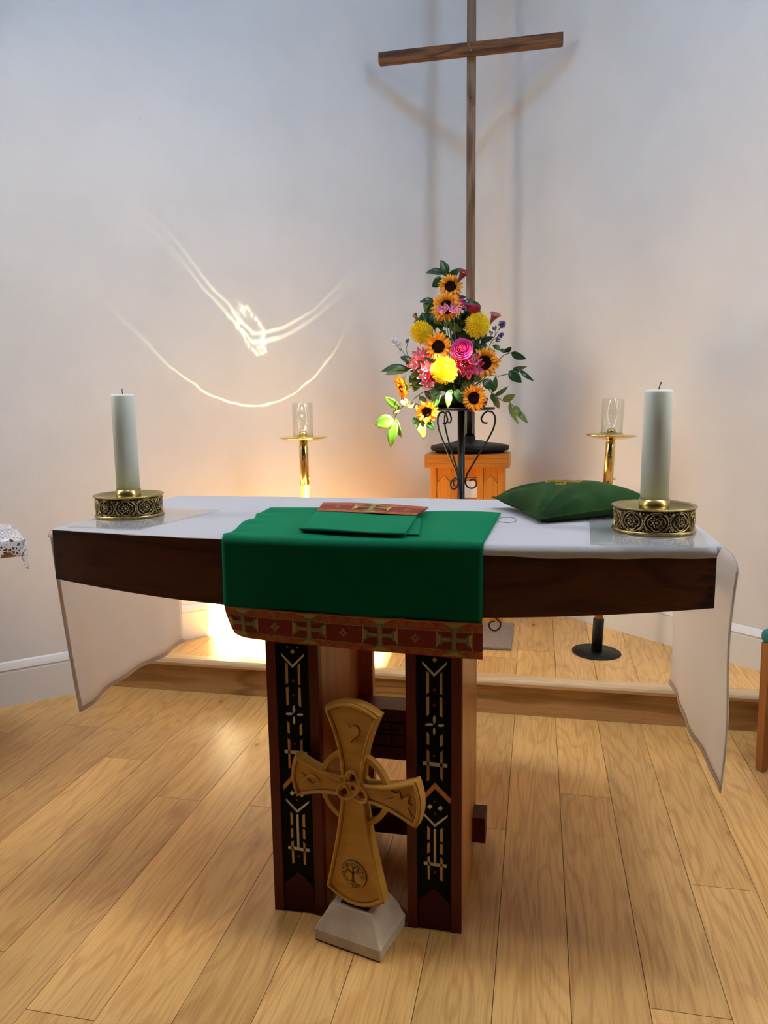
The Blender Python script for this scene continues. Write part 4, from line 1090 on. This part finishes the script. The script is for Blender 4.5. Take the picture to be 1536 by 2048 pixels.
def rose(px, py, y, face, R, label, M, openness=1.0):
    c = ony(px, py, y); M4 = Matrix.Translation(c) @ frame(Vector(face).normalized())
    t = thing('rose', label, 'flower', tuple(c), G); X = lambda p: M4 @ Vector(p); b = MB(); rnd = random.Random(int(px))
    for ly in range(7):
        rim = R*(.10+.135*ly)*(1 if openness > .5 else .8); n = 2 if ly < 2 else (3 if ly < 4 else 5)
        for j in range(n):
            a0 = 2*pi*j/n+ly*1.3; span = 2*pi/n*(.95 if ly < 3 else .72)
            flare = openness*max(0, ly-2)*.07; top = R*(.52-.055*ly*openness)
            def P(u, v):
                a = a0+(u-.5)*2*span
                edge = abs(2*u-1)
                r = rim*(.35+.75*sin(min(1.45, v*1.6)))+flare*R*max(0, v-.7)/.3 + .035*R*sin(a*4+ly*2)*v + rim*.10*(u-.5)*v
                z = -R*.75+(top+R*.75)*v - R*.16*edge**2.5*v - flare*R*.5*max(0, v-.8)/.2
                return X((r*cos(a), r*sin(a), z))
            b.grid(P, 10, 7)
    b.build('petals', M, t, solid=.0006)
    b = MB()
    for j in range(5):
        a = 2*pi*j/5; leafmesh(b, X((0,0,-R*.75)), X((cos(a)*R*.85, sin(a)*R*.85, -R*.35)), R*.18, M4.to_3x3() @ Vector((0,0,1)))
    b.build('sepals', M_sepal, t); stemto(t, X((0,0,-R*.75)), .0035)
def alstro(px, py, y, face, R, label, M, rl=0):
    c = ony(px, py, y); M4 = Matrix.Translation(c) @ frame(Vector(face).normalized(), rl)
    t = thing('alstroemeria', label, 'flower', tuple(c), G); X = lambda p: M4 @ Vector(p); b = MB(); R3 = M4.to_3x3(); rnd = random.Random(int(px*3+py))
    for k in range(6):
        a = 2*pi*k/6+.2; w = R*(.36 if k % 2 else .24)*rnd.uniform(.9, 1.1); l = R*rnd.uniform(.9, 1.12)
        A = Vector((cos(a)*R*.06, sin(a)*R*.06, -R*.65)); Bm = Vector((cos(a)*l, sin(a)*l, R*.15))
        leafmesh(b, X(A), X(Bm), w, R3 @ Vector((-cos(a)*.8, -sin(a)*.8, 1)), arch=-.18, fold=.35)
    b.build('petals', M, t)
    b = MB()
    for k in range(5):
        a = 2*pi*k/5; b.tube([X((0,0,-R*.5)), X((cos(a)*R*.1, sin(a)*R*.1, 0)), X((cos(a)*R*.22, sin(a)*R*.22, R*.22))], R*.022, 4); b.ball(X((cos(a)*R*.22, sin(a)*R*.22, R*.24)), R*.05, 5, 4)
    b.build('stamens', M_leafy, t); stemto(t, X((0,0,-R*.65)), .002)
def calla(base, tip, y, R, label, M):
    a, c = ony(*base, y), ony(*tip, y-.01); t = thing('calla_lily', label, 'flower', tuple(a), G)
    d = (c-a); l = d.length; d.normalize(); M4 = Matrix.Translation(a) @ frame(d); b = MB()
    def P(u, v):
        an = (u-.5)*2*pi*1.12; fl = .12+.88*v**1.6; r = R*fl*(1+.12*(abs(2*u-1))); lip = v**4
        z = l*v*(1-.30*lip*abs(2*u-1)**1.2) 
        return M4 @ Vector((r*cos(an)+R*.35*lip*cos(an)*(cos(an) > 0), r*sin(an)*.85, z))
    b.grid(P, 26, 12); b.build('spathe', M, t, solid=.0012)
    b = MB(); b.tube([M4 @ Vector((0,0,l*.2)), M4 @ Vector((0,0,l*.8))], R*.14, 7); b.build('spadix', M_embr, t)
    stemto(t, a, .004)
def statice(pts, label, M, tips, y):
    c = ony(*pts[0], y); t = thing('statice_sprig', label, 'flower', tuple(c), G)
    b = MB(); b.tube([ony(*p, y) for p in pts], .0016, 5)
    rnd = random.Random(int(pts[0][0]))
    for (bx, by), (tx, ty), rr, n in tips: b.tube([ony(bx, by, y), ony((bx+tx)/2+1, (by+ty)/2, y+.005), ony(tx, ty, y)], .0012, 5)
    b.build('stems', M_stem, t)
    b = MB()
    for (bx, by), (tx, ty), rr, n in tips:
        q = ony(tx, ty, y)
        for i in range(n):
            dd = Vector((rnd.gauss(0, 1), rnd.gauss(0, 1), rnd.gauss(0, 1))).normalized()*rr*rnd.uniform(.3, 1)
            e = q+dd; nn = dd.normalized()
            for k in range(4):
                a = 2*pi*k/4; m3 = frame(nn).to_3x3(); leafmesh(b, e, e+m3 @ Vector((cos(a)*.0075, sin(a)*.0075, .004)), .0034, nn)
    b.build('florets', M, t)
def foliage(label, name, stempts, leaves, y, Mst=M_twig, r=.0022, toroot=True):
    """leaves: (base px, tip px, half width in px, material, depth change, roll)"""
    P = [ony(p[0], p[1], y+(p[2] if len(p) > 2 else 0)) for p in stempts]
    t = thing(name, label, 'foliage', tuple(P[0]), G)
    b = MB(); pp = list(P)
    if toroot: pp = [ROOT+Vector(((P[0].x-ROOT.x)*.3, (P[0].y-ROOT.y)*.3, 0))]+pp
    b.tube(pp, r, 6); b.build('stem', Mst, t)
    for q in leaves:
        (bx, by), (tx, ty), hw, M = q[:4]; dz = q[4] if len(q) > 4 else 0; tilt = q[5] if len(q) > 5 else .3
        A = ony(bx, by, y); B = ony(tx, ty, y+dz); sc = (A-CAM).length/F
        view = (CAM-A).normalized(); side = (B-A).normalized().cross(view)
        b = MB(); leafmesh(b, A, B, hw*sc, view+side*tilt+Vector((0,0,.25)), arch=.10, fold=.22); 
        b.tube([A-(B-A)*.02, A+(B-A)*.5], .0007, 4)
        b.build('leaf', M, t, solid=.0005)
D, Mi, Li, Ye, Br = M_leafd, M_leafm, M_leafl, M_leafy, M_leafb
Y0 = 3.80
foliage('glossy camellia sprig at the very top of the arrangement', 'camellia_sprig', [(893,600),(892,575),(894,552),(888,540)],
    [((893,553),(882,519),10.5,D,-.02), ((890,548),(851,544),9.5,D,.01,.6), ((886,556),(864,574),11,D,-.02,-.3), ((894,556),(921,536),8,D,0,.4)], 3.84)
sunflower(901, 575, 3.79, (.12,-1,.28), .066, 'uppermost sunflower with dark disc, under the dark red calla')
sunflower(894, 616, 3.72, (-.02,-1,.22), .081, 'second sunflower from the top, half hidden by two pink lilies', 1)
sunflower(877, 694, 3.70, (.10,-1,.05), .074, 'sunflower in the middle, just above the lowest yellow chrysanthemum', 2)
sunflower(968, 726, 3.74, (.35,-1,-.02), .080, 'sunflower on the right edge beside the cerise lilies', 3)
sunflower(949, 796, 3.70, (-.22,-1,-.02), .070, 'lowest sunflower on the right, above the scroll bracket', 4)
sunflower(853, 823, 3.68, (.25,-1,-.22), .060, 'lowest sunflower on the left, facing down', 5)
sunflower(806, 773, 3.72, (-.90,-.48,-.28), .068, 'sunflower at the left edge seen from its side', 6)
chrys(842, 664, 3.74, (-.1,-1,.25), .056, 'yellow chrysanthemum on the upper left')
chrys(955, 650, 3.74, (.1,-1,.25), .060, 'yellow chrysanthemum on the upper right, under the red rose')
chrys(888, 740, 3.66, (-.05,-1,.12), .064, 'lowest yellow chrysanthemum, in the middle')
rose(924, 698, 3.67, (-.05,-.95,.32), .044, 'open magenta rose in the middle', M_mag, 1.0)
rose(946, 619, 3.76, (.25,-.55,.8), .040, 'dark red rosebud above the right yellow chrysanthemum', M_red, .35)
alstro(885, 617, 3.655, (-.3,-.85,.5), .034, 'left one of two pink lilies before the second sunflower', M_pink)
alstro(908, 615, 3.655, (.3,-.85,.5), .036, 'right one of two pink lilies before the second sunflower', M_pink, .5)
alstro(918, 598, 3.76, (.6,-.7,.4), .032, 'pink lily peeping out right of the second sunflower', M_cer)
alstro(874, 596, 3.78, (-.8,-.5,.4), .022, 'pink lily peeping out left of the second sunflower', M_pink)
alstro(927, 608, 3.77, (.8,-.5,.2), .028, 'cerise lily lowest beside the second sunflower on its right', M_cer)
for (px, py, fx, fz, R, M, lb) in [(836,708,-.3,.5,.034,M_coral,'rosy lily highest in the left cluster'), (851,704,.2,.6,.028,M_coral,'rosy lily highest at the left of the middle sunflower'), (824,728,-.7,.1,.034,M_coral,'rosy lily outermost on the left'),
        (840,724,-.3,-.2,.028,M_coral,'rosy lily in the heart of the left cluster'), (853,733,-.1,.5,.030,M_pink,'pink lily left of the lowest chrysanthemum, upper'), (849,749,-.2,0,.034,M_pink,'pink lily left of the lowest chrysanthemum, middle'),
        (862,753,.3,-.1,.030,M_cer,'cerise lily tucked against the lowest chrysanthemum'), (854,768,-.1,-.3,.032,M_pink,'pink lily hanging lowest in the left cluster'),
        (912,722,-.5,.2,.036,M_cer,'cerise lily right of the lowest chrysanthemum'), (929,728,0,-.1,.038,M_cer,'cerise lily in the centre of the right cluster'), (948,716,.4,.6,.036,M_pink,'pale pink lily uppermost in the right cluster'),
        (954,733,.5,-.1,.036,M_cer,'cerise lily next to the right edge sunflower'), (934,744,0,-.5,.034,M_cer,'cerise lily lowest in the right cluster'), (934,712,-.1,.6,.030,M_cer,'cerise lily just below the magenta rose'), (917,738,-.3,-.4,.026,M_cer,'cerise lily low beside the lowest chrysanthemum')]:
    alstro(px, py, 3.67, (fx,-1,fz), R*1.18, lb, M, px*.3)
calla((914,568), (931,539), 3.78, .031, 'dark red calla lily at the top beside the upright', M_calr)
calla((979,650), (993,625), 3.80, .030, 'dusky pink calla lily on the right', M_calp)
calla((840,652), (828,627), 3.82, .015, 'brownish closed calla lily on the left', M_calb)
statice([(812,712),(803,700),(796,688)], 'white flowering sprig at the far left', M_stw, [((803,700),(791,680),.018,34), ((800,696),(798,690),.014,20), ((803,702),(797,699),.012,14), ((808,706),(790,688),.010,12)], 3.76)
statice([(818,716),(812,700),(815,686)], 'tiny purple sprig beside the white one', M_stp, [((815,690),(815,682),.009,10)], 3.77)
statice([(972,708),(982,685),(992,668),(1000,655)], 'purple flowering sprig on the upper right', M_stp, [((998,660),(1004,648),.020,46), ((990,672),(989,656),.010,10), ((988,676),(1000,672),.011,12), ((984,682),(1003,668),.009,10), ((982,686),(981,665),.008,8), ((978,690),(996,680),.010,10), ((980,695),(985,702),.010,10)], 3.80)
foliage('pair of dark leaves and a long pale leaf left of the second sunflower', 'leafy_sprig', [(884,665),(868,635),(856,612),(848,602)],
    [((872,604),(838,603),8,D,0,.6), ((850,603),(874,640),8,Ye,0,.2), ((868,630),(885,662),10,Mi,0,-.2), ((862,650),(840,660),7,D,.03)], 3.83)
foliage('camellia sprig behind the red rosebud', 'camellia_sprig', [(935,660),(944,635),(950,612)],
    [((954,628),(948,600),10,D,.02,.4), ((938,640),(930,612),9,D,0,.2), ((950,640),(962,622),8,D,0), ((944,650),(972,636),7,D,0,.3), ((930,650),(920,625),9,D), ((900,596),(933,594),7,D,.02,.5)], 3.86)
foliage('twig of dark leaves reaching out upper right', 'leafy_sprig', [(975,745),(990,727),(1008,710),(1020,706),(1030,703)],
    [((1010,703),(1023,694),6,D,-.02,.7), ((1012,706),(998,699),6,D,0,.7), ((1022,705),(1052,718),8,D,-.02,.5), ((1000,700),(985,690),6,Mi)], 3.86)
foliage('twig with a broad glossy leaf reaching out right', 'camellia_sprig', [(975,750),(998,752),(1015,748),(1025,742),(1028,736)],
    [((1018,742),(1043,765),11,D,-.02,.2), ((1028,735),(1054,734),4.5,Br,0,.8), ((1040,740),(1067,762),5,D,-.04,.4), ((1026,737),(1040,744),5,D)], 3.84)
foliage('twig with long pale leaves hanging lower right', 'leafy_sprig', [(965,765),(985,788),(1002,800),(1018,803),(1028,815),(1040,828)],
    [((1005,802),(1031,789),8,Ye,-.02,.3), ((1018,806),(1036,848),5.5,Ye,-.04,.5), ((1028,812),(1040,835),8,Li,-.03,-.2), ((1036,822),(1055,846),6.5,Ye,-.04,.2), ((988,792),(1017,773),5,Mi,0,.5), ((985,785),(992,752),7,Mi,-.02), ((990,795),(998,817),7,Br,-.02,.4), ((984,786),(990,806),6,Mi,-.02)], 3.80)
foliage('dark camellia leaves under the right edge sunflower', 'camellia_sprig', [(950,770),(965,762),(968,760)],
    [((966,760),(991,778),11,D,-.02,.3), ((935,770),(945,745),9,D,0), ((940,760),(925,790),10,Mi), ((950,765),(960,740),8,Ye)], 3.72)
foliage('pair of large leaves reaching out on the left', 'leafy_sprig', [(838,752),(825,742),(815,738)],
    [((818,738),(761,741),10,D,.02,.5), ((816,741),(770,748),8,Ye,-.02,.2), ((826,744),(812,720),9,D), ((832,750),(818,765),9,Mi,-.02,-.2), ((838,745),(822,756),8,Ye,-.03), ((828,730),(800,712),9,D,.02), ((840,755),(824,772),8,Mi,-.02)], 3.74)
foliage('drooping branch with sunlit leaves hanging lower left', 'sunlit_branch', [(868,778),(845,785),(826,799),(810,810),(799,818),(790,834)],
    [((799,816),(770,794),9,Li,-.02,-.3), ((800,818),(786,828),7,Br,0,.5), ((789,840),(750,850),16,Li,-.02,.0), ((792,842),(780,896),11,Li,-.02,.2), ((792,838),(802,876),8,Mi,0,.5), ((812,812),(803,796),9,Br,.0,.3)], 3.70)
foliage('dull green leaves under the lowest left sunflower', 'leafy_sprig', [(880,800),(862,812),(848,835)],
    [((838,836),(848,878),11,Ye,-.04,.1), ((826,835),(842,850),8,Mi,-.02), ((850,836),(868,860),8,D,-.02), ((845,832),(830,805),8,Br,0), ((852,812),(838,790),8,Br,.02), ((862,800),(850,780),8,Br,.01), ((830,815),(812,808),8,Br,.02)], 3.70)
foliage('broad green leaves hanging over the front of the bowl', 'leafy_sprig', [(885,775),(882,782)],
    [((874,778),(872,814),11,Mi,-.04,.3), ((896,782),(896,816),8,Mi,-.04,-.3), ((882,780),(858,792),9,Mi,-.02), ((905,780),(890,800),8,D), ((910,778),(925,806),9,D,-.02), ((925,770),(935,800),8,D), ((890,770),(866,776),9,D)], 3.70)
# dense inner greenery
rnd = random.Random(21)
for s_i, (px, py, lb) in enumerate(((870,650,'green filler leaves behind the upper left chrysanthemum'), (925,660,'green filler leaves between the two upper chrysanthemums'), (905,640,'green filler leaves below the second sunflower'), (860,740,'dark filler leaves behind the left lily cluster'), (950,700,'dark filler leaves behind the magenta rose'), (915,760,'dark filler leaves deep in the middle above the bowl'))):
    lv = []
    for k in range(20):
        a = rnd.uniform(0, 2*pi); l = rnd.uniform(22, 38); bx, by = px+rnd.uniform(-22, 22), py+rnd.uniform(-24, 24)
        lv.append(((bx, by), (bx+cos(a)*l*.8, by-sin(a)*l), rnd.uniform(6, 11), rnd.choice((D, D, Mi, Ye if s_i < 3 else D)), rnd.uniform(-.04, .04), rnd.uniform(-.8, .8)))
    foliage(lb, 'leafy_spray', [(px, py+18), (px, py), (px+4, py-20)], lv, 3.83-.01*s_i, M_stem)

# ------------------------------------------------------------------ chair at the right edge
ch = thing('chair', 'wooden chair with teal padded seat cut off by the right picture edge', 'chair', (1.07, 2.66, 0))
for nm, x, y in (('leg', .850, 2.835), ('leg', 1.25, 2.835), ('leg', .850, 2.45), ('leg', 1.25, 2.45)):
    b = MB(); r = .017 if y > 2.6 else .017
    vs = [Vector((x+.018+sx*w, y+sy*w, z)) for z, w in ((0, .013), (.006, .0155), (.505, .019)) for sx, sy in ((-1,-1),(1,-1),(1,1),(-1,1))]
    b.add(vs, [(3,2,1,0), (8,9,10,11)]+[(k*4+i, k*4+(i+1)%4, k*4+4+(i+1)%4, k*4+4+i) for k in (0, 1) for i in range(4)])
    b.build('leg', M_chair, ch, bevel=.002)
b = MB(); b.box(.875, 1.262, 2.44, 2.462, .44, .50); b.box(.875, 1.262, 2.825, 2.845, .44, .50); b.box(.858, .876, 2.46, 2.83, .44, .50); b.box(1.258, 1.276, 2.46, 2.83, .44, .50)
b.build('seat_rail', M_chair, ch, bevel=.002)
b = MB(); b.box(.842, 1.295, 2.41, 2.862, .503, .556); b.build('seat', M_teal, ch, bevel=.022, bseg=4)
for x in (.868, 1.262):
    b = MB(); b.tube([(x, 2.45, .50), (x, 2.44, .65), (x, 2.40, .92)], .014, 8); b.build('back_post', M_chair, ch)
b = MB(); b.box(.86, 1.27, 2.39, 2.42, .76, .92); b.build('backrest', M_teal, ch, bevel=.012, bseg=3)

ra = radians(35); dx_, dy_ = .868-1.07, 2.835-2.66
ch.rotation_euler.z = ra
ch.location = (.853-(dx_*cos(ra)-dy_*sin(ra)), 2.874-(dx_*sin(ra)+dy_*cos(ra)), 0)

# ------------------------------------------------------------------ side table with lace at the left edge
PT = Vector((-1.868, 2.372, 0)); e1 = Vector((-.72, -.69, 0)).normalized(); e2 = Vector((-.69, .72, 0)).normalized()
def tf(a, c, z): return PT+e1*a+e2*c+Vector((0,0,z))
ct = thing('credence_table', 'small brown wooden side table under lace at the left picture edge', 'table', tuple(tf(.35, .2, 0)))
def tbox(b, a0, a1, c0, c1, z0, z1): b.box(a0, a1, c0, c1, z0, z1, T=lambda p: tf(p.x, p.y, p.z)); return b
tbox(MB(), 0, .70, 0, .42, .855, .918).build('table_top', M_chair, ct, bevel=.003)
tbox(MB(), .14, .56, .10, .34, .80, .855).build('frame', M_chair, ct, bevel=.002)
for a, c in ((.15, .11), (.51, .11), (.15, .30), (.51, .30)):
    tbox(MB(), a, a+.04, c, c+.035, 0, .80).build('leg', M_chair, ct, bevel=.002)
b = MB()
def lace(u, v):
    ext = .056
    a = -ext+(.55+ext)*u; c = -ext+(.40+ext)*v
    sc = 1+.16*sin(u*60)*(v < .02)+.16*sin(v*60)*(u < .02)
    z = .9215+.016*max(0, min(1, a/.1))*max(0, min(1, c/.1))
    if a < 0 and c < 0:
        d = (-a)+(-c); return tf(-.012-min(0, a-c)*.7, -.012-min(0, c-a)*.7, .9215-d*.95*sc)
    if a < 0: return tf(-.007+.004*sin(c*40), c, .9215+a*sc)
    if c < 0: return tf(a, -.007+.004*sin(a*40), .9215+c*sc)
    return tf(a, c, z)
b.grid(lace, 90, 70); tag(b.build('lace_cloth', M_lace, base=tuple(tf(.2, .2, .92)), solid=.0012), 'white crocheted lace cloth hanging over the corner of the side table', 'lace cloth')
